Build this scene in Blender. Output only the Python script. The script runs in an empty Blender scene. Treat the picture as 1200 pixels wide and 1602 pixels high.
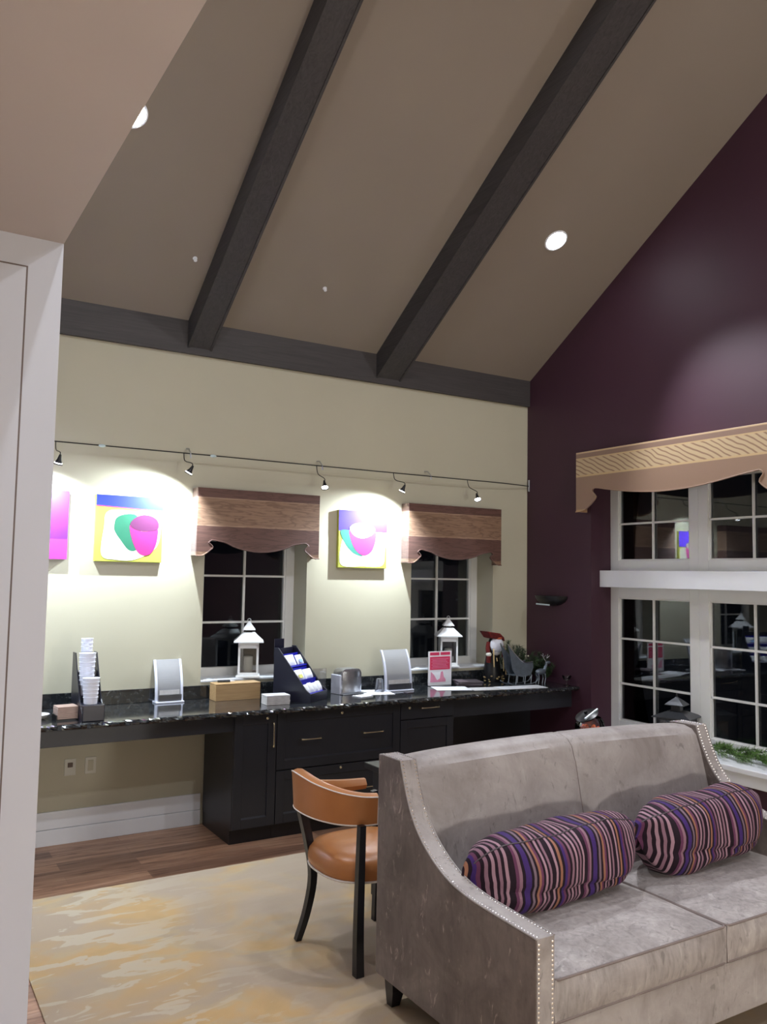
import bpy, bmesh, math, random
from mathutils import Vector, Matrix
random.seed(7)
S = bpy.context.scene
COL = S.collection
R = math.radians

# ---------------------------------------------------------------- camera, world, exposure
def look(yaw, pitch, roll):
    f = Vector((math.sin(yaw)*math.cos(pitch), math.cos(yaw)*math.cos(pitch), math.sin(pitch)))
    r = Vector((math.cos(yaw), -math.sin(yaw), 0)); u = r.cross(f)
    r2 = math.cos(roll)*r + math.sin(roll)*u; u2 = -math.sin(roll)*r + math.cos(roll)*u
    return Matrix((r2, u2, -f)).transposed()
cd = bpy.data.cameras.new('camera'); cam = bpy.data.objects.new('camera', cd); COL.objects.link(cam)
cd.sensor_fit = 'VERTICAL'; cd.sensor_height = 24; cd.sensor_width = 24
cd.lens = 1299.11/1602*24; cd.clip_start = 0.05
cam.matrix_world = Matrix.Translation((-5.2875, -6.0394, 1.8484)) @ look(R(31.3578), R(4.3361), R(0.9905)).to_4x4()
S.camera = cam
w = bpy.data.worlds.new('night'); S.world = w; w.use_nodes = True
w.node_tree.nodes['Background'].inputs[0].default_value = (0.25, 0.3, 0.45, 1)
w.node_tree.nodes['Background'].inputs[1].default_value = 0.004
S.view_settings.view_transform = 'Standard'; S.view_settings.look = 'None'
S.view_settings.gamma = 1; S.view_settings.use_curve_mapping = False
S.view_settings.exposure = 0.7
LIGHT_CAN = 120; LIGHT_REAR = 95; LIGHT_SOFFIT = 85; LIGHT_TABLE = 230
COOL = (0.90, 0.93, 1.0)
# slopes of the vaulted ceiling
Z0, SL, RIDGE = 3.71, 0.64, -4.5
def zc(y): return Z0 - SL*y if y > RIDGE else Z0 - SL*RIDGE + SL*(y - RIDGE)

# ---------------------------------------------------------------- materials
def newmat(name):
    m = bpy.data.materials.new(name); m.use_nodes = True
    nt = m.node_tree; return m, nt, nt.nodes['Principled BSDF']
def N(nt, t, **kw):
    n = nt.nodes.new(t)
    for k, v in kw.items():
        if k in n.inputs.keys() if hasattr(n.inputs, 'keys') else False: n.inputs[k].default_value = v
        else: setattr(n, k, v)
    return n
def ramp(nt, fac, stops, interp='LINEAR'):
    r = nt.nodes.new('ShaderNodeValToRGB'); r.color_ramp.interpolation = interp
    el = r.color_ramp.elements
    while len(el) < len(stops): el.new(0.5)
    for e, (p, c) in zip(el, stops): e.position = p; e.color = (c[0], c[1], c[2], 1)
    nt.links.new(fac, r.inputs[0]); return r.outputs[0]
def coords(nt, scale=(1, 1, 1), rot=(0, 0, 0), kind='Object'):
    tc = nt.nodes.new('ShaderNodeTexCoord'); mp = nt.nodes.new('ShaderNodeMapping')
    mp.inputs['Scale'].default_value = scale; mp.inputs['Rotation'].default_value = rot
    nt.links.new(tc.outputs[kind], mp.inputs[0]); return mp.outputs[0]
def noise(nt, vec, scale=5, detail=3, rough=0.5, dist=0.0):
    n = nt.nodes.new('ShaderNodeTexNoise'); n.inputs['Scale'].default_value = scale
    n.inputs['Detail'].default_value = detail; n.inputs['Roughness'].default_value = rough
    n.inputs['Distortion'].default_value = dist; nt.links.new(vec, n.inputs['Vector']); return n.outputs[0]
def bump(nt, b, h, s=0.2, d=0.01):
    n = nt.nodes.new('ShaderNodeBump'); n.inputs['Strength'].default_value = s; n.inputs['Distance'].default_value = d
    nt.links.new(h, n.inputs['Height']); nt.links.new(n.outputs[0], b.inputs['Normal'])
def mix(nt, fac, a, b, blend='MIX'):
    m = nt.nodes.new('ShaderNodeMix'); m.data_type = 'RGBA'; m.blend_type = blend
    for k, v in ((0, fac), (6, a), (7, b)):
        if hasattr(v, 'links'): nt.links.new(v, m.inputs[k])
        else: m.inputs[k].default_value = v if k == 0 else (v[0], v[1], v[2], 1)
    return m.outputs[2]
def plain(name, c, rough=0.5, metal=0.0, var=0.08, vs=8, bmp=0.0, bs=60, coat=0.0, sheen=0.0):
    m, nt, b = newmat(name)
    v = coords(nt); n = noise(nt, v, vs)
    c1 = [x*(1-var) for x in c]; c2 = [min(1, x*(1+var)) for x in c]
    nt.links.new(ramp(nt, n, [(0.3, c1), (0.7, c2)]), b.inputs['Base Color'])
    b.inputs['Roughness'].default_value = rough; b.inputs['Metallic'].default_value = metal
    b.inputs['Coat Weight'].default_value = coat; b.inputs['Sheen Weight'].default_value = sheen
    if bmp: bump(nt, b, noise(nt, v, bs, 4), bmp, 0.004)
    return m
def emis(name, c, s):
    m, nt, b = newmat(name); b.inputs['Base Color'].default_value = (*c, 1)
    b.inputs['Emission Color'].default_value = (*c, 1); b.inputs['Emission Strength'].default_value = s; return m
def glass(name, tint=(1, 1, 1), refl=0.08, rough=0.0):
    m, nt, b = newmat(name); nt.nodes.remove(b); out = nt.nodes['Material Output']
    t = nt.nodes.new('ShaderNodeBsdfTransparent'); t.inputs[0].default_value = (*tint, 1)
    g = nt.nodes.new('ShaderNodeBsdfGlossy'); g.inputs['Roughness'].default_value = rough
    lw = nt.nodes.new('ShaderNodeFresnel'); lw.inputs[0].default_value = 1.5
    mm = nt.nodes.new('ShaderNodeMath'); mm.operation = 'MULTIPLY_ADD'; mm.inputs[1].default_value = 1.0; mm.inputs[2].default_value = refl
    mm.use_clamp = True
    mx = nt.nodes.new('ShaderNodeMixShader')
    nt.links.new(lw.outputs[0], mm.inputs[0]); nt.links.new(mm.outputs[0], mx.inputs[0])
    nt.links.new(t.outputs[0], mx.inputs[1]); nt.links.new(g.outputs[0], mx.inputs[2]); nt.links.new(mx.outputs[0], out.inputs[0])
    return m
M = {}
M['cream'] = plain('cream_paint', (0.50, 0.47, 0.355), 0.7, var=0.02, vs=2, bmp=0.03, bs=150)
M['plum'] = plain('plum_paint', (0.050, 0.0155, 0.030), 0.55, var=0.04, vs=2, bmp=0.03, bs=150)
M['taupe'] = plain('taupe_ceiling_paint', (0.25, 0.205, 0.165), 0.8, var=0.02, vs=2)
M['soffit'] = plain('pale_ceiling_paint', (0.50, 0.45, 0.42), 0.8, var=0.02, vs=2)
M['white_wall'] = plain('white_wall_paint', (0.61, 0.635, 0.70), 0.6, var=0.02, vs=2)
M['white'] = plain('white_trim_paint', (0.80, 0.82, 0.86), 0.4, var=0.03, vs=4)
M['frame_white'] = plain('white_window_frame', (0.72, 0.72, 0.70), 0.4, var=0.03, vs=4)
M['cab'] = plain('charcoal_cabinet_paint', (0.018, 0.019, 0.026), 0.38, var=0.12, vs=3)
M['black'] = plain('black_satin', (0.008, 0.008, 0.010), 0.35, var=0.2)
M['blackwood'] = plain('black_wood', (0.008, 0.009, 0.014), 0.3, var=0.3, vs=20)
M['blackplastic'] = plain('black_plastic', (0.010, 0.010, 0.022), 0.3, var=0.1)
M['brass'] = plain('pale_brass', (0.80, 0.72, 0.55), 0.25, 1.0, var=0.05)
M['steel'] = plain('brushed_steel', (0.55, 0.56, 0.60), 0.3, 1.0, var=0.08, vs=30)
M['nail'] = plain('nickel_nails', (0.85, 0.84, 0.86), 0.25, 1.0, var=0.02)
M['greymetal'] = plain('grey_painted_metal', (0.16, 0.19, 0.23), 0.4, 0.5, var=0.15, vs=30)
M['paper'] = plain('white_paper', (0.82, 0.82, 0.86), 0.6, var=0.02)
M['cup'] = plain('white_paper_cup', (0.78, 0.79, 0.88), 0.5, var=0.02)
M['lantern'] = plain('white_lantern_paint', (0.74, 0.75, 0.76), 0.4, var=0.04)
M['candle'] = plain('ivory_wax', (0.75, 0.73, 0.66), 0.5, var=0.03)
M['frost'] = glass('frosted_plastic', (0.82, 0.84, 0.92), 0.12, 0.35)
M['acrylic'] = glass('clear_acrylic', (0.9, 0.9, 0.93), 0.10, 0.05)
M['acrylic_grey'] = glass('smoked_acrylic', (0.50, 0.50, 0.53), 0.14, 0.2)
def milky(name, c, f):
    m, nt, b = newmat(name); b.inputs['Base Color'].default_value = (*c, 1); b.inputs['Roughness'].default_value = 0.3
    t = nt.nodes.new('ShaderNodeBsdfTransparent'); mx = nt.nodes.new('ShaderNodeMixShader'); mx.inputs[0].default_value = f
    nt.links.new(t.outputs[0], mx.inputs[1]); nt.links.new(b.outputs[0], mx.inputs[2]); nt.links.new(mx.outputs[0], nt.nodes['Material Output'].inputs[0]); return m
M['milky'] = milky('milky_acrylic', (0.45, 0.45, 0.48), 0.5)
M['glass'] = glass('window_glass', (0.85, 0.88, 0.9), 0.0, 0.0)
M['clearglass'] = glass('clear_glass', (0.93, 0.94, 0.95), 0.04, 0.0)
M['acryl_edge'] = plain('bright_acrylic_edge', (0.72, 0.74, 0.86), 0.2, var=0.02)
M['blue_shelf'] = plain('royal_blue_card', (0.012, 0.012, 0.42), 0.4, var=0.05)
M['lightblue'] = plain('pale_blue_packet', (0.35, 0.55, 0.95), 0.4, var=0.1)
M['yellow'] = plain('yellow_print', (0.75, 0.72, 0.2), 0.5, var=0.1)
M['napkin'] = plain('recycled_brown_napkin', (0.48, 0.34, 0.28), 0.8, var=0.06, vs=20)
M['napkinw'] = plain('white_napkin', (0.62, 0.60, 0.60), 0.8, var=0.1, vs=30)
M['red'] = plain('crimson_print', (0.62, 0.035, 0.11), 0.5, var=0.06)
M['pink'] = plain('pink_print', (0.75, 0.28, 0.42), 0.5, var=0.1, vs=40)
M['leather_dark'] = plain('dark_leather', (0.07, 0.055, 0.065), 0.45, var=0.15, bmp=0.1)
M['leather_edge'] = plain('mauve_leather', (0.17, 0.13, 0.15), 0.5, var=0.1)
M['tan'] = plain('tan_leather', (0.44, 0.175, 0.055), 0.34, var=0.07, vs=4, bmp=0.05, bs=90)
M['piping_white'] = plain('white_piping', (0.75, 0.70, 0.66), 0.5, var=0.02)
M['redfelt'] = plain('red_felt', (0.12, 0.007, 0.006), 0.9, var=0.3, vs=40)
M['orange'] = plain('orange_sweets', (0.95, 0.13, 0.015), 0.4, var=0.1)
M['beard'] = plain('white_fleece', (0.80, 0.81, 0.90), 0.95, var=0.06, vs=40, bmp=0.5, bs=80)
M['gold'] = plain('gold_cord', (0.62, 0.45, 0.22), 0.4, 0.4, var=0.15)
M['skin_tan'] = plain('terracotta_fabric', (0.55, 0.12, 0.05), 0.8, var=0.1)
M['darkgrey'] = plain('dark_grey_metal', (0.045, 0.048, 0.055), 0.35, 0.4, var=0.15, vs=30)
M['pine'] = plain('pine_needles', (0.030, 0.060, 0.020), 0.6, var=0.5, vs=40)
M['pine_light'] = plain('bright_pine_needles', (0.13, 0.25, 0.06), 0.6, var=0.5, vs=40)
M['berry'] = plain('frosted_berry', (0.65, 0.6, 0.45), 0.4, var=0.1)
M['seam'] = plain('dark_seam_piping', (0.17, 0.135, 0.125), 0.8, var=0.1)
M['outlet'] = plain('ivory_plastic', (0.60, 0.58, 0.50), 0.4, var=0.02)
M['slot'] = plain('dark_receptacle', (0.10, 0.06, 0.04), 0.5)
M['box_wood'] = None
M['lamp'] = emis('lamp_lens', (0.93, 0.95, 1.0), 40)
M['lens'] = emis('spot_lens', (0.93, 0.95, 1.0), 12)
M['strip'] = plain('pale_metal_strip', (0.55, 0.66, 0.68), 0.3, var=0.02)
# artist's colours
for k, c in dict(a_blue=(0.012, 0.03, 0.30), a_lime=(0.40, 0.42, 0.06), a_pale=(0.72, 0.72, 0.55), a_green=(0.010, 0.13, 0.07), a_mag=(0.42, 0.012, 0.15),
                 a_plum=(0.10, 0.008, 0.07), a_violet=(0.05, 0.02, 0.30), a_teal=(0.03, 0.20, 0.15), a_rose=(0.42, 0.04, 0.18),
                 a_purple=(0.12, 0.010, 0.24), a_orchid=(0.34, 0.03, 0.24), a_red=(0.5, 0.04, 0.12)).items():
    M[k] = plain('artist_' + k[2:], c, 0.55, var=0.10, vs=6, bmp=0.08, bs=120)

def wood(name, stops, axis='x', ring=14, rough=0.4, stretch=0.12, scale=1.0, dist=3.0, bmp=0.05):
    m, nt, b = newmat(name)
    sc = [scale*ring]*3; sc['xyz'.index(axis)] = scale*ring*stretch
    v = coords(nt, tuple(sc)); n = noise(nt, v, 1.0, 5, 0.6, dist)
    nt.links.new(ramp(nt, n, stops), b.inputs['Base Color']); b.inputs['Roughness'].default_value = rough
    bump(nt, b, n, bmp, 0.003); return m
M['box_wood'] = wood('bamboo_wood', [(0.3, (0.42, 0.26, 0.12)), (0.7, (0.55, 0.36, 0.18))], 'x', 30, stretch=0.05)
M['beam'] = wood('grey_stained_beam', [(0.25, (0.026, 0.023, 0.024)), (0.7, (0.055, 0.049, 0.049))], 'y', 22, 0.6, 0.05)
M['plate'] = wood('grey_stained_wall_beam', [(0.25, (0.036, 0.031, 0.031)), (0.7, (0.060, 0.052, 0.051))], 'x', 22, 0.6, 0.05)

def floor_mat():
    m, nt, b = newmat('wood_plank_floor')
    v = coords(nt)
    br = nt.nodes.new('ShaderNodeTexBrick'); nt.links.new(v, br.inputs['Vector'])
    br.inputs['Scale'].default_value = 1.0; br.inputs['Brick Width'].default_value = 1.25; br.inputs['Row Height'].default_value = 0.13
    br.inputs['Mortar Size'].default_value = 0.0015; br.inputs['Color1'].default_value = (0, 0, 0, 1); br.inputs['Color2'].default_value = (1, 1, 1, 1)
    br.inputs['Mortar'].default_value = (0.3, 0.3, 0.3, 1); br.offset = 0.37
    v2 = coords(nt, (1.3, 16, 16)); n = noise(nt, v2, 1.0, 6, 0.65, 2.0)
    base = ramp(nt, n, [(0.28, (0.17, 0.08, 0.055)), (0.5, (0.50, 0.31, 0.21)), (0.75, (0.68, 0.49, 0.36))])
    tone = ramp(nt, br.outputs['Color'], [(0.0, (0.55, 0.48, 0.47)), (1.0, (1.15, 1.05, 0.98))])
    nt.links.new(mix(nt, 1.0, base, tone, 'MULTIPLY'), b.inputs['Base Color']); b.inputs['Roughness'].default_value = 0.42
    bump(nt, b, n, 0.04, 0.003); return m
M['floor'] = floor_mat()
def carpet_mat():
    m, nt, b = newmat('mottled_carpet')
    v = coords(nt); v2 = coords(nt, (1.0, 1.6, 1), (0, 0, 0.6))
    n1 = noise(nt, v2, 2.4, 3, 0.5, 1.2); n2 = noise(nt, v, 1.7, 2, 0.5, 0.8)
    a = ramp(nt, n1, [(0.36, (0.374, 0.291, 0.202)), (0.46, (0.430, 0.324, 0.195)), (0.55, (0.468, 0.307, 0.143)), (0.7, (0.430, 0.291, 0.139))])
    c = ramp(nt, n2, [(0.4, (0, 0, 0)), (0.62, (1, 1, 1))])
    c2 = mix(nt, c, a, (0.374, 0.291, 0.213))
    v3 = coords(nt, (1, 3.2, 1), (0, 0, 0.25)); n3 = noise(nt, v3, 3.2, 4, 0.55, 0.9)
    k = ramp(nt, n3, [(0.545, (0, 0, 0)), (0.565, (1, 1, 1))])
    tc = nt.nodes.new('ShaderNodeTexCoord'); sx = nt.nodes.new('ShaderNodeSeparateXYZ'); nt.links.new(tc.outputs['Object'], sx.inputs[0])
    mr = nt.nodes.new('ShaderNodeMapRange'); mr.inputs[1].default_value = 0.35; mr.inputs[2].default_value = 1.1; mr.inputs[3].default_value = 0.85; mr.inputs[4].default_value = 0.06
    nt.links.new(sx.outputs[0], mr.inputs[0])
    mu = nt.nodes.new('ShaderNodeMath'); mu.operation = 'MULTIPLY'; nt.links.new(k, mu.inputs[0]); nt.links.new(mr.outputs[0], mu.inputs[1])
    col = mix(nt, mu.outputs[0], c2, (0.468, 0.396, 0.301))
    nt.links.new(col, b.inputs['Base Color']); b.inputs['Roughness'].default_value = 0.95
    bump(nt, b, noise(nt, v, 350, 2), 0.35, 0.004); return m
M['carpet'] = carpet_mat()
def granite_mat():
    m, nt, b = newmat('black_granite')
    v = coords(nt); n = noise(nt, v, 28, 6, 0.7, 0.5); n2 = noise(nt, v, 5, 3, 0.6, 2)
    a = ramp(nt, n, [(0.42, (0.008, 0.009, 0.011)), (0.56, (0.022, 0.024, 0.026)), (0.66, (0.09, 0.095, 0.09)), (0.74, (0.26, 0.26, 0.24))])
    c = ramp(nt, n2, [(0.45, (0, 0, 0)), (0.7, (0.6, 0.6, 0.6))])
    nt.links.new(mix(nt, c, a, (0.03, 0.034, 0.040)), b.inputs['Base Color'])
    b.inputs['Roughness'].default_value = 0.10; b.inputs['Specular IOR Level'].default_value = 0.7
    b.inputs['Coat Weight'].default_value = 0.5; b.inputs['Coat Roughness'].default_value = 0.06
    return m
M['granite'] = granite_mat()
def velvet(name, dark, mid, light, fleck=0.0, smudge=0.4, streak=0.0):
    m, nt, b = newmat(name)
    v = coords(nt); n = noise(nt, v, 4.5, 5, 0.65, 0.6)
    base = ramp(nt, n, [(0.3, dark), (0.5, mid), (0.72, light)])
    v2 = coords(nt, (9, 9, 3.4)); n2 = noise(nt, v2, 2.1, 5, 0.62, 1.4)
    k = ramp(nt, n2, [(0.60, (0, 0, 0)), (0.70, (fleck,)*3)])
    c = mix(nt, k, base, [min(1, x*2.1) for x in light])
    v3 = coords(nt, (6, 6, 2.5)); n3 = noise(nt, v3, 3.0, 4, 0.6, 2.0)
    k2 = ramp(nt, n3, [(0.60, (0, 0, 0)), (0.70, (smudge,)*3)])
    c = mix(nt, k2, c, [x*0.45 for x in mid])
    v4 = coords(nt, (16, 16, 4), (0.25, 0.1, 0)); n4 = noise(nt, v4, 1.6, 4, 0.6, 1.2)
    c = mix(nt, 1.0, c, ramp(nt, n4, [(0.32, (1-0.30*streak,)*3), (0.5, (1, 1, 1)), (0.68, (1+0.2*streak,)*3)]), 'MULTIPLY')
    nt.links.new(c, b.inputs['Base Color']); b.inputs['Roughness'].default_value = 0.62
    b.inputs['Sheen Weight'].default_value = 0.35; b.inputs['Sheen Roughness'].default_value = 0.35
    b.inputs['Sheen Tint'].default_value = (0.85, 0.8, 0.8, 1)
    bump(nt, b, noise(nt, v, 9, 4), 0.12, 0.02); return m
M['velvet'] = velvet('taupe_velvet', (0.215, 0.188, 0.178), (0.285, 0.255, 0.245), (0.36, 0.33, 0.318), 0.10, 0.6, 0.15)
M['velvet_seat'] = velvet('crinkled_taupe_velvet', (0.215, 0.188, 0.178), (0.285, 0.255, 0.245), (0.36, 0.33, 0.318), 0.2, 0.6, 0.9)
M['velvet_shaded'] = velvet('shaded_brushed_velvet', (0.085, 0.066, 0.058), (0.135, 0.108, 0.097), (0.205, 0.170, 0.153), 0.8, 0.35, 0.4)  # darker copy for the arms: their shade is put into the colour
def stripes(name, period, palette, axis=0, seed=0.0, wob=0.03, rough=0.75):
    m, nt, b = newmat(name)
    tc = nt.nodes.new('ShaderNodeTexCoord'); sx = nt.nodes.new('ShaderNodeSeparateXYZ'); nt.links.new(tc.outputs['Object'], sx.inputs[0])
    nz = noise(nt, tc.outputs['Object'], 5, 2)
    a = nt.nodes.new('ShaderNodeMath'); a.operation = 'MULTIPLY_ADD'; nt.links.new(nz, a.inputs[0]); a.inputs[1].default_value = wob; nt.links.new(sx.outputs[axis], a.inputs[2])
    d = nt.nodes.new('ShaderNodeMath'); d.operation = 'MULTIPLY_ADD'; nt.links.new(a.outputs[0], d.inputs[0]); d.inputs[1].default_value = 1/period; d.inputs[2].default_value = 10+seed
    f = nt.nodes.new('ShaderNodeMath'); f.operation = 'FRACT'; nt.links.new(d.outputs[0], f.inputs[0])
    n = len(palette)
    nt.links.new(ramp(nt, f.outputs[0], [(i/n, c) for i, c in enumerate(palette)], 'CONSTANT'), b.inputs['Base Color'])
    b.inputs['Roughness'].default_value = rough; b.inputs['Sheen Weight'].default_value = 0.04; b.inputs['Specular IOR Level'].default_value = 0.2
    bump(nt, b, noise(nt, tc.outputs['Object'], 14, 3), 0.25, 0.02); return m
K = (0.012, 0.004, 0.010); MV = (0.225, 0.12, 0.16); PL = (0.11, 0.032, 0.075); IN = (0.045, 0.018, 0.12); TN = (0.27, 0.12, 0.075); PK = (0.32, 0.19, 0.235); GY = (0.17, 0.115, 0.145)
M['stripe'] = stripes('plum_striped_velvet', 0.36, [MV, K, PK, K, K, PL, MV, K, IN, IN, K, GY, K, TN, PL, K, PK, K, MV, K, K, PK, K, TN, K, IN, PL, K, MV, K, PK, K][:32])
def valance_mat(name, z0, bands, wavecol):
    # bands: list of (z, colour); woven moire figure across the pale band only
    m, nt, b = newmat(name)
    tc = nt.nodes.new('ShaderNodeTexCoord'); sx = nt.nodes.new('ShaderNodeSeparateXYZ'); nt.links.new(tc.outputs['Object'], sx.inputs[0])
    f = nt.nodes.new('ShaderNodeMath'); f.operation = 'ADD'; nt.links.new(sx.outputs[2], f.inputs[0]); f.inputs[1].default_value = -z0
    base = ramp(nt, f.outputs[0], bands, 'CONSTANT')
    v = coords(nt, (3.0, 3.0, 26)); n = noise(nt, v, 1.0, 3, 0.5, 1.6)
    k = ramp(nt, n, [(0.44, (1, 1, 1)), (0.52, wavecol), (0.60, (1, 1, 1))])
    nt.links.new(mix(nt, 1.0, base, k, 'MULTIPLY'), b.inputs['Base Color'])
    b.inputs['Roughness'].default_value = 0.6; b.inputs['Sheen Weight'].default_value = 0.2; return m

# ---------------------------------------------------------------- mesh helpers
def box(bm, x0, x1, y0, y1, z0, z1, bev=0.0, seg=2):
    g = bmesh.ops.create_cube(bm, size=1.0)['verts']
    for v in g: v.co = Vector(((x0+x1)/2 + v.co.x*(x1-x0), (y0+y1)/2 + v.co.y*(y1-y0), (z0+z1)/2 + v.co.z*(z1-z0)))
    if bev > 0:
        es = list({e for v in g for e in v.link_edges})
        bmesh.ops.bevel(bm, geom=es, offset=bev, segments=seg, affect='EDGES', profile=0.5)
def prism(bm, pts, axis, a, b, bev=0.0):
    def P(p, t):
        return Vector({'x': (t, p[0], p[1]), 'y': (p[0], t, p[1]), 'z': (p[0], p[1], t)}[axis])
    v0 = [bm.verts.new(P(p, a)) for p in pts]; v1 = [bm.verts.new(P(p, b)) for p in pts]
    fs = [bm.faces.new(v0), bm.faces.new(v1[::-1])]; n = len(pts)
    for i in range(n): fs.append(bm.faces.new((v0[i], v1[i], v1[(i+1) % n], v0[(i+1) % n])))
    bmesh.ops.recalc_face_normals(bm, faces=fs)
    if bev > 0:
        es = list({e for f in fs[:2] for e in f.edges})
        bmesh.ops.bevel(bm, geom=es, offset=bev, segments=2, affect='EDGES', profile=0.5)
def tube(bm, pts, r, n=8, closed=False, sq=False, rot=0.0):
    pts = [Vector(p) for p in pts]; m = len(pts); rs = r if isinstance(r, (list, tuple)) else [r]*m
    rings = []; up = Vector((0, 0, 1)); s = None
    for i, p in enumerate(pts):
        t = (pts[(i+1) % m] - pts[i-1]) if closed else (pts[min(i+1, m-1)] - pts[max(i-1, 0)])
        t.normalize()
        if s is None: s = t.cross(up if abs(t.dot(up)) < 0.8 else Vector((1, 0, 0))).normalized()
        else: s = (s - t*s.dot(t)).normalized()
        q = s.cross(t).normalized()
        rings.append([bm.verts.new(p + (s*math.cos(2*math.pi*k/n+rot) + q*math.sin(2*math.pi*k/n+rot))*rs[i]) for k in range(n)])
    fs = []
    for i in range(m if closed else m-1):
        a, b = rings[i], rings[(i+1) % m]
        for k in range(n): fs.append(bm.faces.new((a[k], a[(k+1) % n], b[(k+1) % n], b[k])))
    if not closed: fs.append(bm.faces.new(rings[0][::-1])); fs.append(bm.faces.new(rings[-1]))
    bmesh.ops.recalc_face_normals(bm, faces=fs)
def lathe(bm, prof, c=(0, 0, 0), n=24, mat=None):
    rings = []
    for r, z in prof:
        rings.append([bm.verts.new(Vector((c[0]+r*math.cos(2*math.pi*k/n), c[1]+r*math.sin(2*math.pi*k/n), c[2]+z))) for k in range(n)])
    fs = []
    for a, b in zip(rings, rings[1:]):
        for k in range(n): fs.append(bm.faces.new((a[k], a[(k+1) % n], b[(k+1) % n], b[k])))
    fs.append(bm.faces.new(rings[0][::-1])); fs.append(bm.faces.new(rings[-1]))
    bmesh.ops.recalc_face_normals(bm, faces=fs)
    if mat: bmesh.ops.transform(bm, matrix=mat, verts=[v for rr in rings for v in rr])
def ball(bm, c, r, sc=(1, 1, 1), u=12, v=8):
    g = bmesh.ops.create_uvsphere(bm, u_segments=u, v_segments=v, radius=1.0)['verts']
    for q in g: q.co = Vector((c[0]+q.co.x*r*sc[0], c[1]+q.co.y*r*sc[1], c[2]+q.co.z*r*sc[2]))
def grid(bm, f, nu, nv, cu=False, cv=False):
    vs = [[bm.verts.new(f(i/(nu if cu else nu-1), j/(nv if cv else nv-1))) for j in range(nv)] for i in range(nu)]
    fs = []
    for i in range(nu if cu else nu-1):
        for j in range(nv if cv else nv-1):
            fs.append(bm.faces.new((vs[i][j], vs[(i+1) % nu][j], vs[(i+1) % nu][(j+1) % nv], vs[i][(j+1) % nv])))
    return vs, fs
def cat(pts, n=6, closed=False):                                     # Catmull-Rom through points
    P = [Vector(p) for p in pts]; out = []; m = len(P)
    for i in range(m if closed else m-1):
        p0 = P[i-1] if (i > 0 or closed) else P[0]; p1 = P[i]; p2 = P[(i+1) % m]; p3 = P[(i+2) % m] if (i+2 < m or closed) else P[-1]
        for k in range(n):
            t = k/n; out.append(0.5*((2*p1) + (p2-p0)*t + (2*p0-5*p1+4*p2-p3)*t*t + (3*p1-p0-3*p2+p3)*t**3))
    if not closed: out.append(P[-1])
    return out
ORG = {}
def obj(name, bm, mat, parent=None, smooth=False, org=None, local=False):
    me = bpy.data.meshes.new(name)
    if parent is not None and not local: o0 = ORG[parent.name]
    elif org is not None and not local: o0 = Vector(org)
    else: o0 = Vector((0, 0, 0))
    if not local and o0.length > 0: bm.transform(Matrix.Translation(-o0))
    bm.to_mesh(me); bm.free(); me.materials.append(mat)
    if smooth:
        for p in me.polygons: p.use_smooth = True
        try: me.set_sharp_from_angle(angle=R(40))
        except Exception: pass
    o = bpy.data.objects.new(name, me); COL.objects.link(o)
    if parent is not None: o.parent = parent
    else: o.location = Vector(org) if org is not None else (0, 0, 0)
    ORG[o.name] = ORG[parent.name] if parent is not None else o0
    return o
def tag(o, label, catg, group=None):
    o['label'] = label; o['category'] = catg
    if group: o['group'] = group
    return o
def thing(name, label, catg, loc=(0, 0, 0), rz=0.0, group=None):
    o = bpy.data.objects.new(name, None); COL.objects.link(o); o.location = loc; o.rotation_euler = (0, 0, rz)
    o.empty_display_size = 0.05; ORG[o.name] = Vector(loc); return tag(o, label, catg, group)
def st(o): o['kind'] = 'structure'; return o
def B(): return bmesh.new()
def bx(*a, **k): b = B(); box(b, *a, **k); return b

# ---------------------------------------------------------------- room shell
XL = -4.68                                   # corner of the white partition; vaulted room lies to its right
YF = -9.0
st(obj('floor', bx(-8.2, 0.5, -9.2, 0.5, -0.1, 0.0), M['floor']))
# back wall with two window openings
W1 = (-3.177, -2.32, 1.03, 2.18); W2 = (-1.315, -0.412, 1.03, 2.18); DW = 0.24
b = B()
for x0, x1 in ((-8.0, W1[0]), (W1[1], W2[0]), (W2[1], 0.3)): box(b, x0, x1, 0, 0.3, 0, 3.72)
for W in (W1, W2): box(b, W[0], W[1], 0, 0.3, 0, W[2]); box(b, W[0], W[1], 0, 0.3, W[3], 3.72)
st(obj('wall_back', b, M['cream']))
# plum gable wall with the big recessed window opening
OY0, OY1, OZ0, OZ1 = -2.90, -0.832, 0.43, 2.75
b = B()
prism(b, [(0, OZ1), (0, zc(0)), (RIDGE, zc(RIDGE)), (YF, zc(YF)), (YF, OZ1)], 'x', 0, 0.36)
box(b, 0, 0.36, YF, OY0, 0, OZ1); box(b, 0, 0.36, OY1, 0.0, 0, OZ1); box(b, 0, 0.36, OY0, OY1, 0, OZ0)
st(obj('wall_right', b, M['plum']))
b = B()
prism(b, [(0, Z0), (RIDGE, zc(RIDGE)), (YF, zc(YF)), (YF, zc(YF)+0.12), (RIDGE, zc(RIDGE)+0.12), (0.3, Z0+0.12), (0.3, Z0)], 'x', -4.8, 0.36)
st(obj('ceiling', b, M['taupe']))
b = B(); box(b, -8.0, XL, YF, -2.41, 3.22, 3.30)
st(obj('ceiling', b, M['soffit']))
b = B(); prism(b, [(-2.41, 3.30), (-2.41, zc(-2.41)), (RIDGE, zc(RIDGE)), (YF, zc(YF)), (YF, 3.30)], 'x', XL-0.12, XL)
st(obj('wall_upper', b, M['taupe']))
b = B(); box(b, -8.0, XL, -2.41, -2.29, 0, 3.22); prism(b, [(-2.29, 0), (-2.29, 5.17), (0, 3.71), (0, 0)], 'x', XL-0.12, XL)
st(obj('wall_partition', b, M['white_wall']))
st(obj('wall_left', bx(-8.2, -8.0, YF, 0.0, 0, 3.3), M['white_wall']))
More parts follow.
